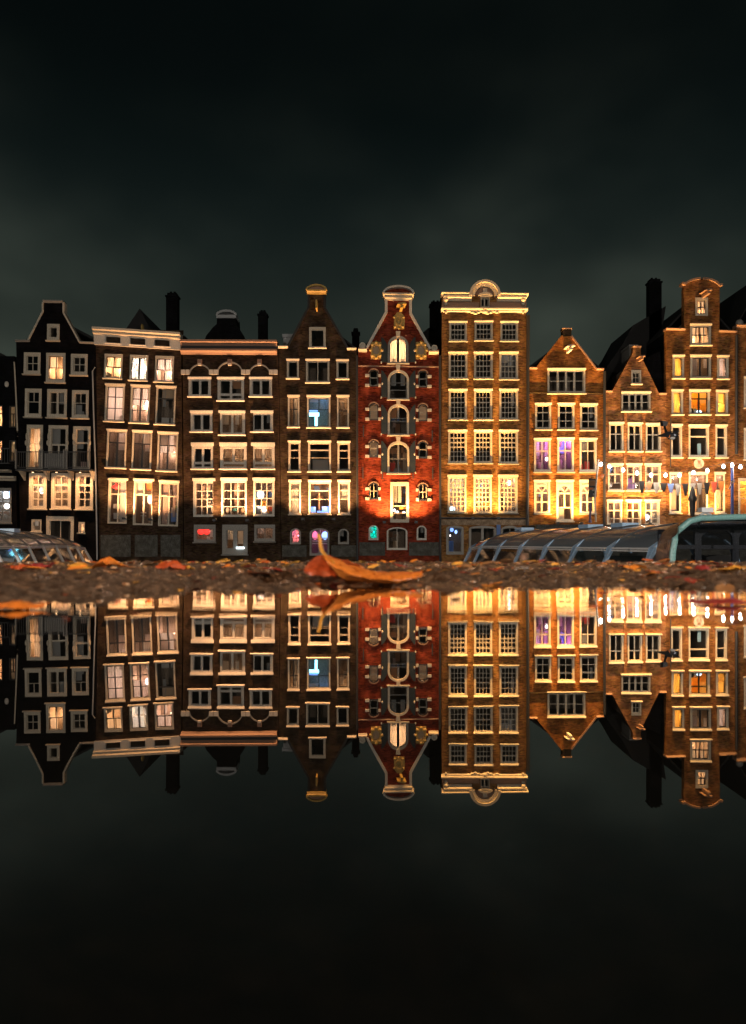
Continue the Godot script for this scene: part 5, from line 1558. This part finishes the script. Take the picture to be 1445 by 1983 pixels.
func make_window_things() -> void:
	var red := glow("red_glow", lin(0.9, 0.04, 0.03), 0.9)
	var white := glow("lamp_white", lin(1, 0.9, 0.8), 4.0)
	var cyan := glow("lamp_cyan", lin(0.25, 0.8, 1.0), 3.0)
	var blue := glow("screen_blue", lin(0.16, 0.3, 0.9), 1.2)
	lump("glowing_star", "red star decoration made to glow high in the lowest left window of the leaning house", "lantern", 222, 942, -0.4, [["star_point", "ball", 0, 0, 0.3, 0.12, 0.1, red], ["star_point", "ball", 0, 0, 0.1, 0.24, 0.1, red], ["star_core", "ball", 0, 0, 0.17, 0.17, 0.14, red]])  # a red star decoration, no lamp; its glow is added
	lump("orange_drape", "orange cloth draped across the upper right of the leaning house's lowest middle window", "drape", 287, 942, -0.45, [["cloth", "box", 0, 0, 0.2, 0.28, 0.03, M.cloth_orange]])
	lump("leaf_lampshade", "pale oval lampshade hanging in the lowest middle window of the leaning house", "lamp", 286, 966, -0.6, [["glow_body", "ball", 0, 0, 0.18, 0.36, 0.12, glow("lamp_shade_pale", lin(0.9, 0.7, 0.5), 0.8)]])
	lump("globe_lamp", "bright white globe lamp at the right edge of the leaning house's third floor middle window", "lamp", 284, 782, -0.3, [["lamp_globe", "ball", 0, 0, 0.14, 0.24, 0.12, white]])
	lump("gift_bag", "white and blue bag on the lowest right sill of the leaning house", "bag", 334, 992, -0.5, [["bag", "box", 0, -0.35, 0.2, 0.32, 0.1, M.cloth_blue], ["paper", "box", -0.02, 0.1, 0.16, 0.26, 0.08, M.cloth_white], ["tuft", "ball", 0.1, 0.36, 0.14, 0.14, 0.1, mat("green_paper", lin(0.12, 0.4, 0.08), 0.8)]])
	lump("shelf_goods", "pale goods piled on shelves in the lowest left window of the leaning house", "goods", 228, 985, -0.6, [["box", "box", -0.24, 0.2, 0.22, 0.16, 0.12, M.cloth_white], ["box", "box", 0.28, 0.1, 0.22, 0.3, 0.12, M.cloth_pink], ["box", "box", -0.2, -0.5, 0.24, 0.22, 0.12, M.cloth_white], ["box", "box", 0.3, -0.56, 0.18, 0.2, 0.12, M.cloth_warm]])
	lump("roller_and_figure", "white leaning figure in the left tall window of the three arch house", "ornament", 399, 968, -0.6, [["roll", "box", -0.1, 0.95, 0.3, 0.14, 0.1, M.cloth_pink], ["poster", "box", -0.1, 0.55, 0.26, 0.26, 0.02, M.cloth_pink], ["head", "ball", -0.12, 0.02, 0.09, 0.1, 0.09, M.cloth_white], ["torso", "ball", 0.12, -0.28, 0.2, 0.22, 0.14, M.cloth_white], ["leg", "ball", 0.36, -0.62, 0.12, 0.34, 0.12, M.cloth_white]])
	lump("bowls", "pale bowls along the sill of the middle tall window of the three arch house", "bowls", 452, 987, -0.5, [["bowl", "ball", -0.5, 0, 0.16, 0.2, 0.14, M.cloth_white], ["bowl", "ball", 0.05, 0.02, 0.17, 0.13, 0.15, mat("screen_teal", lin(0.12, 0.45, 0.48), 0.5)], ["bowl", "ball", 0.6, -0.02, 0.15, 0.22, 0.14, M.cloth_warm]])
	lump("round_clock_lamp", "round white lamp with teal swirl in the three arch house's right tall window", "lamp", 503, 957, -0.5, [["lamp_globe", "ball", 0, 0, 0.26, 0.3, 0.12, glow("soft_glow", lin(0.85, 0.95, 1.0), 1.6)], ["swirl", "ball", -0.06, 0.08, 0.14, 0.09, 0.1, M.screen_teal]])
	lump("orange_toys", "orange and yellow toys stacked in the right tall window of the three arch house", "toys", 513, 984, -0.5, [["toy", "ball", -0.12, 0.38, 0.24, 0.2, 0.14, mat("toy_lamp_orange", lin(0.8, 0.36, 0.06), 0.6)], ["toy", "box", 0.06, -0.1, 0.2, 0.26, 0.1, M.toy_lamp_orange], ["toy", "box", 0.36, -0.02, 0.18, 0.2, 0.1, mat("toy_red", lin(0.75, 0.12, 0.03), 0.6)]])
	lump("red_lantern", "red lanterns and white papers in the left basement window of the three arch house", "lantern", 395, 1032, -0.5, [["lantern", "ball", -0.3, 0.1, 0.26, 0.22, 0.14, red], ["lantern", "ball", 0.1, 0.1, 0.26, 0.22, 0.14, red], ["paper", "box", 0.5, 0.0, 0.16, 0.28, 0.02, M.cloth_white], ["paper", "box", 0.24, -0.4, 0.12, 0.14, 0.02, M.cloth_white]])
	lump("tube_lamp", "white light tube near the foot of the basement door of the three arch house", "lamp", 466, 1061, 0.08, [["lamp_tube", "box", 0, 0, 0.28, 0.07, 0.05, glow("lamp_cold", lin(0.8, 0.95, 1.0), 2.0)]])
	lump("blue_lamp", "glowing blue white lamp shaped like a T in the pointed house", "lamp", 610, 802, -0.5, [["lamp_stem", "box", 0.06, -0.5, 0.09, 0.45, 0.06, cyan], ["lamp_bar", "box", -0.12, 0.05, 0.38, 0.13, 0.06, cyan], ["lamp_bar", "box", -0.14, 0.32, 0.3, 0.05, 0.05, blue]])
	lump("blue_screens", "blue lit screens low in the pointed house's widest lowest window", "screens", 619, 986, -0.7, [["screen", "box", -0.52, 0, 0.2, 0.2, 0.03, blue], ["screen", "box", 0.0, -0.18, 0.22, 0.08, 0.03, blue], ["screen", "box", 0.48, 0.0, 0.34, 0.22, 0.03, blue]])
	lump("colour_lamps", "rose and blue lamps behind the arched basement door of the pointed house", "lamps", 619, 1037, -0.5, [["lamp_globe", "ball", -0.36, 0.0, 0.2, 0.3, 0.12, glow("lamp_rose", lin(0.9, 0.15, 0.3), 1.0)], ["lamp_globe", "ball", 0.36, 0.0, 0.24, 0.3, 0.12, glow("lamp_sky", lin(0.3, 0.5, 1.0), 1.2)]])
	lump("egg_lamp", "white egg shaped lamp in the left cream window under the balcony", "lamp", 76, 949, -0.5, [["lamp_globe", "ball", 0, 0, 0.14, 0.24, 0.14, white]])
	lump("cups", "row of small white cups made to glow in the tall window of the red house", "cups", 774, 991, -0.4, [["cup", "ball", -0.36, 0.12, 0.08, 0.12, 0.08, M.soft_glow], ["cup", "ball", -0.16, 0.0, 0.12, 0.08, 0.08, M.soft_glow], ["cup", "ball", 0.32, -0.04, 0.12, 0.08, 0.08, M.soft_glow], ["dish", "box", 0.24, 0.26, 0.24, 0.07, 0.08, M.toy_lamp_orange]])  # the cups hold no lamp; their brightness is an added glow
	lump("blue_globe", "pale blue globe at the lower left of the ornate house's lit left window", "globe", 877, 985, -0.4, [["globe_lamp", "ball", 0, 0, 0.2, 0.22, 0.16, glow("pale_blue_glow", lin(0.6, 0.85, 1.0), 1.5)]])
	lump("yellow_flowers", "yellow flowers on the sill of the ornate house's lit middle window", "flowers", 942, 979, -0.4, [["bloom", "ball", -0.1, 0.14, 0.16, 0.12, 0.12, M.cloth_amber], ["bloom", "ball", 0.14, 0.1, 0.16, 0.14, 0.12, M.cloth_amber], ["bloom", "ball", 0.04, -0.1, 0.2, 0.12, 0.12, M.cloth_amber], ["pot", "box", 0.04, -0.3, 0.14, 0.14, 0.12, M.cloth_white]])
	lump("hanging_globe", "white globe lamp hanging in the ornate house's lit right window", "lamp", 988, 934, -0.6, [["lamp_globe", "ball", 0, 0, 0.14, 0.2, 0.14, white]])
	lump("white_plants", "pale plants on the sill of the ornate house's lit right window", "plants", 990, 982, -0.4, [["leaves", "ball", 0.2, 0.1, 0.18, 0.26, 0.12, M.cloth_white], ["leaves", "ball", -0.1, -0.1, 0.2, 0.16, 0.12, M.cloth_pink]])
	lump("cellar_lamps", "blue and white little lamps at the top of the ornate house's cellar door", "lamps", 876, 1030, -0.4, [["lamp_globe", "ball", 0, 0.16, 0.13, 0.15, 0.1, blue], ["lamp_globe", "ball", 0.3, 0.0, 0.1, 0.14, 0.08, M.lamp_sky], ["lamp_globe", "ball", -0.12, -0.26, 0.05, 0.05, 0.05, white]])
	lump("ball_lamp", "white ball lamp in the purple lit left window of the orange house", "lamp", 1061, 888, -0.4, [["lamp_globe", "ball", 0, 0, 0.11, 0.14, 0.1, white]])
	lump("chair_backs", "dark red chair backs behind the orange house's dim right window", "chairs", 1138, 902, -0.6, [["back", "box", -0.34, -0.1, 0.16, 0.3, 0.05, M.cloth_red], ["back", "box", 0.1, 0.0, 0.18, 0.36, 0.05, M.cloth_red]])
	lump("purple_cloths", "two violet cloths hanging in the middle window under the bulbs", "cloths", 1226, 934, -0.5, [["cloth", "box", -0.2, -0.1, 0.2, 0.4, 0.04, M.cloth_purple], ["cloth", "box", 0.14, 0.0, 0.1, 0.44, 0.04, mat("violet_cloth", lin(0.55, 0.38, 0.75), 0.9)]])
	lump("white_bouquet", "white flowers, one made to glow, in the right ground floor window of the smallest house", "flowers", 1262, 1000, -0.5, [["bloom", "ball", -0.24, -0.05, 0.26, 0.22, 0.14, M.soft_glow], ["bloom", "ball", 0.24, 0.12, 0.2, 0.2, 0.14, M.cloth_white]])  # one bloom is given a glow to look bright, it is no lamp
	lump("glowing_bowl", "small pale bowl made to glow on the sill of the amber middle window", "lamp", 1357, 797, -0.35, [["glow_body", "ball", 0, 0, 0.2, 0.16, 0.14, M.pale_blue_glow], ["vase", "ball", -0.28, 0.02, 0.1, 0.22, 0.1, M.cloth_white], ["plant", "ball", -0.5, 0.0, 0.14, 0.26, 0.12, M.black_paint]])  # a white bowl, no lamp; the glow is added to brighten it
	lump("blue_dress", "pale blue cloth hanging in the dark middle window below the amber ones", "cloth", 1360, 868, -0.6, [["cloth", "box", 0, -0.1, 0.12, 0.5, 0.05, mat("ice_cloth", lin(0.4, 0.58, 0.62), 0.9)]])
	lump("green_plant", "green plant made to glow in the right ground floor window of the tall house", "plant", 1391, 979, -0.3, [["glowing_leaf", "ball", 0, 0, 0.12, 0.16, 0.08, glow("leaf_glow_green", lin(0.1, 0.8, 0.08), 0.8)], ["pot", "box", -0.16, -0.3, 0.2, 0.08, 0.1, M.cloth_white]])  # an ordinary plant whose leaf is given an added glow
	lump("shop_display", "bright white and blue display in the shop window at the left edge", "display", 9, 966, -0.5, [["lamp_panel", "ball", -0.1, 0.3, 0.3, 0.26, 0.1, M.soft_glow], ["lamp_panel", "ball", 0.22, 0.36, 0.12, 0.3, 0.1, M.lamp_sky], ["lamp_panel", "ball", -0.05, -0.5, 0.2, 0.2, 0.1, white], ["lamp_panel", "ball", 0.3, -0.3, 0.12, 0.2, 0.1, M.soft_glow], ["goods", "box", 0.0, -1.0, 0.4, 0.14, 0.1, M.cloth_warm]])

# ---------------------------------------------------------------- the near quay, its puddle and leaves

var n_coarse: FastNoiseLite
var n_mid: FastNoiseLite
var n_fine: FastNoiseLite

func shore(x: float) -> float:
	return 0.73 + 0.08 * n_coarse.get_noise_2d(x * 7.0, 9.0) + 0.03 * smoothstep(0.1, 0.3, x) - 0.15 * smoothstep(-0.18, -0.27, x)

func stone_y(x: float, d: float) -> float:
	var s := shore(x)
	var t := smoothstep(s - 0.12, s + 0.2, d)
	var y := lerpf(-0.006, 0.0085, t) - 0.008 * (1.0 - smoothstep(s - 0.3, s - 0.05, d)) + 0.003 * smoothstep(s + 0.2, 1.2, d)
	y += (0.006 * n_coarse.get_noise_2d(x * 12.0, d * 9.0) * (1.0 - 0.75 * smoothstep(0.85, 1.1, d)) + 0.0026 * n_mid.get_noise_2d(x * 30.0, d * 30.0)) * (0.5 + 0.5 * t)
	y += 0.0020 * n_fine.get_noise_2d(x * 90.0, d * 60.0) * t
	return PUD + y - 0.02 * smoothstep(1.27, 1.34, d)

func make_foreground() -> void:
	n_coarse = noise(1.0, 2, 41); n_mid = noise(1.0, 3, 42); n_fine = noise(1.0, 3, 43)
	var rows := []
	for i in 300:
		var d := 1.335 - 1.31 * pow(i / 299.0, 0.8)
		var line := []
		for j in 280:
			var x := -0.8 + 1.6 * j / 279.0
			line.append(Vector3(x, stone_y(x, d), -d))
		rows.append(line)
	rows.reverse()
	var b := MB.new()
	b.sheet(rows)
	struct("pavement", b.mesh(), mat_stone())
	# still water with the faintest ripples by its far edge
	rows = []
	var nr := noise(1.0, 2, 91)
	for i in 410:
		var d := 0.02 + 0.36 * i / 60.0 if i < 60 else (0.38 + 0.0015 * (i - 60) if i < 340 else 0.80 + 0.006 * (i - 340))
		var line := []
		for j in 400:
			var x := -0.6 + 1.2 * j / 399.0
			var m := smoothstep(0.42, 0.64, d) * (0.4 + 0.6 * smoothstep(0.03, 0.2, x)) + 0.06
			line.append(Vector3(x, PUD + 0.0001 * m * nr.get_noise_2d(x * 14.0, d * 24.0) + 0.000011 * m * n_fine.get_noise_2d(x * 50.0, d * 120.0), -d))
		rows.append(line)
	b = MB.new()
	b.sheet(rows)
	var wm := mat("puddle_water", Color(0.02, 0.024, 0.022, 0.9), 0.0)
	wm.metallic_specular = 0.72
	wm.clearcoat_enabled = true
	wm.clearcoat = 1.0
	wm.clearcoat_roughness = 0.0
	wm.transparency = BaseMaterial3D.TRANSPARENCY_ALPHA
	struct("puddle", b.mesh(), wm)
	make_litter()
	make_big_leaf()
	var ends := [["orange_leaf", "orange fallen leaf with a raised tip on the wet kerb, left of the boat's end", 214, 1103, 1.0, 0.032, 0.016, "orange"], ["brick_leaf", "brick red leaf scrap at the foot of the left boat", 42, 1104, 1.0, 0.02, 0.006, "brick"], ["crimson_leaf", "crimson leaf scrap right of the brick red one by the left boat", 78, 1105, 1.0, 0.02, 0.007, "crimson"],
		["ochre_leaf", "flat ochre leaf between the left boat and the raised orange leaf", 160, 1106, 1.0, 0.026, 0.004, "ochre"], ["red_orange_leaf", "curled red orange leaf on the kerb below the three arch house", 334, 1104, 1.0, 0.026, 0.01, "brick"], ["yellow_leaf", "tiny yellow leaf scrap right of the curled red orange leaf", 366, 1104, 1.0, 0.01, 0.006, "ochre"], ["small_orange_leaf", "tiny orange leaf scrap between the yellow scrap and the big curled leaf", 441, 1107, 1.0, 0.01, 0.005, "orange"],
		["muddy_leaf", "blurred orange leaf lying in the mud at the left edge", 25, 1152, 0.52, 0.028, 0.004, "orange"], ["floating_leaf", "dark red leaf floating on the puddle at the right", 1392, 1170, 0.56, 0.03, 0.003, "crimson"], ["amber_leaf", "small amber leaf on the kerb below the right boat's window posts", 1222, 1107, 0.95, 0.016, 0.005, "ochre"],
		["maroon_leaf", "maroon leaf scrap on the kerb under the teal windscreen", 1364, 1111, 0.95, 0.014, 0.006, "crimson"], ["gold_leaf", "golden leaf by the right edge of the picture on the kerb", 1425, 1109, 0.95, 0.03, 0.005, "ochre"], ["dusky_leaf", "dusky red leaf scrap on the kerb left of the amber leaf", 1075, 1106, 0.98, 0.018, 0.005, "crimson"]]
	for e in ends:
		small_leaf(e)
	for q in [["pebble", "small grey brown pebble on the kerb under the boat's far end", 1010, 1098, 1.02, 0.009], ["chip", "pale stone chip on the kerb in front of the red house", 790, 1100, 1.1, 0.006], ["grit", "small pale grit stone on the kerb below the leaning house", 232, 1140, 0.62, 0.006]]:
		var p := thing(q[0], q[1], "pebble")
		var x: float = (q[2] - 722.5) * q[4] / 1500.0
		var c := MB.new()
		rows = []
		for i in 9:
			var line := []
			for j in 15:
				var u := PI * i / 8.0; var v := TAU * j / 14.0
				var dir := Vector3(sin(u) * cos(v), cos(u), -sin(u) * sin(v))
				line.append(dir * q[5] * Vector3(1.2, 0.7, 1.0) * (1.0 + 0.25 * n_mid.get_noise_3dv(dir * 1.6)))
			rows.append(line)
		rows.reverse()
		c.sheet(rows)
		obj("stone", c.mesh(), mat_stone(), p)
		p.position = Vector3(x, stone_y(x, q[4]) + q[5] * 0.3, -q[4])

func litter(called: String, count: int, shape: Mesh, m: Material, lo_d: float, hi_d: float, size: Vector2, tints: Array, flat: float) -> void:
	var mm := MultiMesh.new()
	mm.transform_format = MultiMesh.TRANSFORM_3D
	mm.use_colors = true
	mm.mesh = shape
	mm.instance_count = count
	for i in count:
		var d := lerpf(lo_d, hi_d, sqrt(rng.randf()))
		var x := rng.randf_range(-0.55, 0.55) * minf(d * 1.1, 1.0)
		var s := lerpf(size.x, size.y, pow(rng.randf(), 3.0))
		var b := Basis(Vector3.UP, rng.randf() * TAU) * Basis(Vector3.RIGHT, rng.randf_range(-0.35, 0.35)) * Basis.from_scale(Vector3(s, s * flat, s * rng.randf_range(0.6, 1.3)))
		mm.set_instance_transform(i, Transform3D(b, Vector3(x, maxf(stone_y(x, d), PUD - s * flat * 0.4) + s * flat * 0.25, -d)))
		mm.set_instance_color(i, tints[rng.randi() % tints.size()])
	var o := MultiMeshInstance3D.new()
	o.multimesh = mm
	o.material_override = m
	put(self, o, called)
	o.set_meta("kind", "stuff")

func make_litter() -> void:
	var b := MB.new()
	var rows := []
	for i in 7:
		var line := []
		for j in 10:
			var u := PI * i / 6.0; var v := TAU * j / 9.0
			var dir := Vector3(sin(u) * cos(v), cos(u), -sin(u) * sin(v))
			line.append(dir * (1.0 + 0.3 * n_mid.get_noise_3dv(Vector3(dir.x, dir.y, absf(dir.z)) * 1.3)))
		rows.append(line)
	rows.reverse()
	b.sheet(rows)
	var gm := mat("wet_grit", Color.WHITE, 0.2)
	gm.vertex_color_use_as_albedo = true
	litter("grit", 1700, b.mesh(), gm, 0.64, 1.31, Vector2(0.0008, 0.0042), [Color(0.13, 0.075, 0.042), Color(0.18, 0.1, 0.055), Color(0.08, 0.045, 0.028), Color(0.26, 0.15, 0.08), Color(0.05, 0.032, 0.022)], 0.5)
	b = MB.new()
	rows = []
	for i in 5:
		var line := []
		var hw: float = [0.12, 0.7, 1.0, 0.62, 0.08][i]
		for j in 5:
			var v := j / 2.0 - 1.0
			line.append(Vector3(hw * v, 0.5 * v * v + 0.25 * sin(i * 1.3), 1.2 - 0.6 * i))
		rows.append(line)
	b.sheet(rows)
	var lm := mat("leaf_bits", Color.WHITE, 0.35)
	lm.vertex_color_use_as_albedo = true
	litter("leaf_litter", 760, b.mesh(), lm, 0.66, 1.31, Vector2(0.003, 0.012), [Color(0.5, 0.16, 0.02), Color(0.3, 0.07, 0.015), Color(0.18, 0.025, 0.015), Color(0.55, 0.28, 0.05), Color(0.2, 0.1, 0.04), Color(0.12, 0.07, 0.03)], 0.3)
	litter("floating_litter", 26, b.mesh(), lm, 0.4, 0.68, Vector2(0.003, 0.009), [Color(0.5, 0.18, 0.03), Color(0.1, 0.05, 0.02), Color(0.05, 0.03, 0.02), Color(0.25, 0.05, 0.02)], 0.25)

func leaf_mat(key: String) -> StandardMaterial3D:
	if M.has("leaf_" + key):
		return M["leaf_" + key]
	var c: Color = {"orange": lin(0.66, 0.19, 0.022), "brick": lin(0.42, 0.07, 0.015), "crimson": lin(0.24, 0.02, 0.02), "ochre": lin(0.62, 0.3, 0.04)}[key]
	var m := grained(mat("leaf_" + key, c, 0.45), grain, 9.0)
	m.backlight_enabled = true
	m.backlight = Color(0.4, 0.4, 0.4)
	return m

func small_leaf(e: Array) -> void:
	var t := thing(e[0], e[1], "leaf")
	var d: float = e[4]
	var x: float = (e[2] - 722.5) * d / 1500.0
	var w: float = e[5]; var tall: float = e[6]
	var seed_ := hash(e[0]) % 100
	var rows := []
	for i in 9:
		var line := []
		var u := i / 8.0
		var half := w * (0.15 + 0.85 * sin(PI * pow(u, 0.8))) * (1.0 - 0.3 * absf(sin(u * 9.0 + seed_)))
		for j in 9:
			var v := j / 4.0 - 1.0
			var lift := tall * (0.25 + 0.75 * exp(-pow((v - 0.2 * sin(seed_)) * 2.2, 2.0)) * sin(PI * u) + 0.3 * v * v * sin(seed_ + u * 4.0)) + 0.002 * n_mid.get_noise_2d(u * 3.0 + seed_, v * 3.0)
			var px := x + half * v; var pd := d + w * 0.9 * (0.5 - u)
			line.append(Vector3(px, maxf(stone_y(px, pd), PUD) + 0.001 + maxf(lift, 0.0), -pd))
		rows.append(line)
	rows.reverse()
	var b := MB.new()
	b.sheet(rows)
	obj("blade", b.mesh(), leaf_mat(e[7]), t)

func grid_leaf(cols: Array) -> Mesh:
	# columns of control points [x, y, distance] along the leaf, smoothed in both directions
	var rows := []
	var a := cols.size(); var k: int = cols[0].size()
	for i in (a - 1) * 5 + 1:
		var line := []
		for j in (k - 1) * 5 + 1:
			var u := i / 5.0; var v := j / 5.0
			var ring := []
			for q in range(-1, 3):
				var ii := clampi(int(u) + q, 0, a - 1)
				var f := []
				for r in range(-1, 3):
					var c: Array = cols[ii][clampi(int(v) + r, 0, k - 1)]
					f.append(far(c[0], c[1], c[2]))
				ring.append(f[1].cubic_interpolate(f[2], f[0], f[3], v - int(v)))
			var p: Vector3 = ring[1].cubic_interpolate(ring[2], ring[0], ring[3], u - int(u))
			line.append(p + Vector3(0, 0.0016 * n_mid.get_noise_2d(i * 0.16, j * 0.25) + 0.0007 * n_fine.get_noise_2d(i * 0.5, j * 0.5), 0))
		rows.append(line)
	rows.reverse()
	var b := MB.new()
	b.sheet(rows)
	return b.mesh()

func make_big_leaf() -> void:
	var t := thing("curled_leaf", "large curled orange leaf standing on the wet kerb with its stalk in the air", "leaf")
	# each column runs from the far edge over the rolled ridge to the shaded underside
	obj("blade", grid_leaf([
		[[622, 1086, 0.86], [624, 1074, 0.83], [628, 1080, 0.80], [634, 1090, 0.79], [640, 1096, 0.80]],
		[[652, 1092, 0.87], [650, 1083, 0.83], [652, 1092, 0.80], [655, 1101, 0.785], [656, 1114, 0.80]],
		[[690, 1100, 0.88], [682, 1095, 0.83], [682, 1104, 0.80], [684, 1113, 0.785], [684, 1125, 0.80]],
		[[730, 1110, 0.88], [716, 1104, 0.83], [716, 1112, 0.80], [717, 1120, 0.79], [712, 1128, 0.80]],
		[[765, 1113, 0.87], [750, 1108, 0.83], [750, 1116, 0.80], [750, 1124, 0.79], [745, 1129, 0.80]],
		[[798, 1112, 0.86], [787, 1109, 0.83], [787, 1115, 0.81], [787, 1121, 0.80], [784, 1125, 0.80]],
		[[822, 1108, 0.84], [818, 1107, 0.83], [818, 1110, 0.82], [819, 1114, 0.81], [819, 1116, 0.81]]]), leaf_mat("orange"), t)
	obj("lobe", grid_leaf([
		[[592, 1099, 0.87], [589, 1103, 0.84], [590, 1108, 0.82], [594, 1112, 0.82]],
		[[606, 1083, 0.89], [601, 1090, 0.85], [602, 1102, 0.82], [606, 1114, 0.81]],
		[[626, 1074, 0.90], [620, 1083, 0.85], [622, 1098, 0.82], [628, 1115, 0.81]],
		[[644, 1078, 0.89], [640, 1086, 0.85], [645, 1101, 0.82], [651, 1115, 0.81]],
		[[657, 1090, 0.87], [656, 1095, 0.84], [661, 1106, 0.82], [666, 1115, 0.82]]]), leaf_mat("brick"), t)
	obj("rear_lobe", grid_leaf([
		[[640, 1080, 0.87], [644, 1090, 0.88], [648, 1106, 0.86]],
		[[664, 1083, 0.88], [668, 1094, 0.89], [670, 1108, 0.87]],
		[[686, 1090, 0.89], [690, 1099, 0.90], [692, 1112, 0.88]],
		[[704, 1098, 0.90], [708, 1106, 0.90], [710, 1114, 0.89]]]), leaf_mat("orange"), t)
	var vn := MB.new()
	vn.tube([far(630, 1079, 0.826), far(652, 1086, 0.823), far(683, 1098, 0.822), far(716, 1107, 0.822), far(750, 1111, 0.822), far(786, 1111, 0.823), far(817, 1108, 0.826)], 0.0007, 5)
	for q in [[652, 1086, 664, 1099], [683, 1098, 697, 1110], [716, 1107, 732, 1117], [750, 1111, 765, 1119]]:
		vn.tube([far(q[0], q[1], 0.822), far((q[0] + q[2]) / 2.0, (q[1] + q[3]) / 2.0 - 1.0, 0.806), far(q[2], q[3], 0.792)], 0.0004, 4)
	obj("vein", vn.mesh(), leaf_mat("brick"), t)
	var b := MB.new()
	b.tube([far(617, 1036, 0.85), far(620, 1046, 0.845), far(621, 1058, 0.84), far(624, 1068, 0.83), far(632, 1079, 0.82), far(646, 1090, 0.80)], 0.0018, 8)
	obj("stalk", b.mesh(), leaf_mat("ochre"), t)

# ---------------------------------------------------------------- street lamps of the near quay, behind the camera

func make_street_lamps() -> void:
	var names := ["nearest", "second to the left", "second to the right", "far left", "far right"]
	var xs := [-2.4, -16.0, 13.0, -50.0, 44.0]
	for k in 5:
		var s := thing("street_lamp", "black street lantern on the near quay behind the puddle, the %s one" % names[k], "street lamp", Vector3(xs[k], -0.1, 3.6 if k else 2.6), "street lanterns on the near quay")
		var b := MB.new()
		b.lathe(Vector3.ZERO, [Vector2(0, 0), Vector2(0.22, 0), Vector2(0.2, 0.3), Vector2(0.09, 0.5), Vector2(0.06, 3.9), Vector2(0.14, 4.0), Vector2(0.0, 4.02)], 12)
		obj("post", b.mesh(), M.iron, s)
		b = MB.new()
		b.lathe(Vector3(0, 4.42, 0), [Vector2(0, -0.02), Vector2(0.26, 0.0), Vector2(0.1, 0.18), Vector2(0.03, 0.24), Vector2(0, 0.32)], 6)
		obj("roof", b.mesh(), M.iron, s)
		b = MB.new()
		b.lathe(Vector3(0, 4.05, 0), [Vector2(0, 0), Vector2(0.1, 0.0), Vector2(0.16, 0.34), Vector2(0, 0.34)], 12)
		obj("lamp_glass", b.mesh(), glow("street_bulb", lin(1, 0.78, 0.52), 6.0), s)
		omni(s, Vector3(0, 4.2, 0), lin(1, 0.56, 0.27) if k == 0 else lin(1, 0.9, 0.78), 19.0 if k == 0 else (190.0 if k < 3 else 80.0), 0.12)
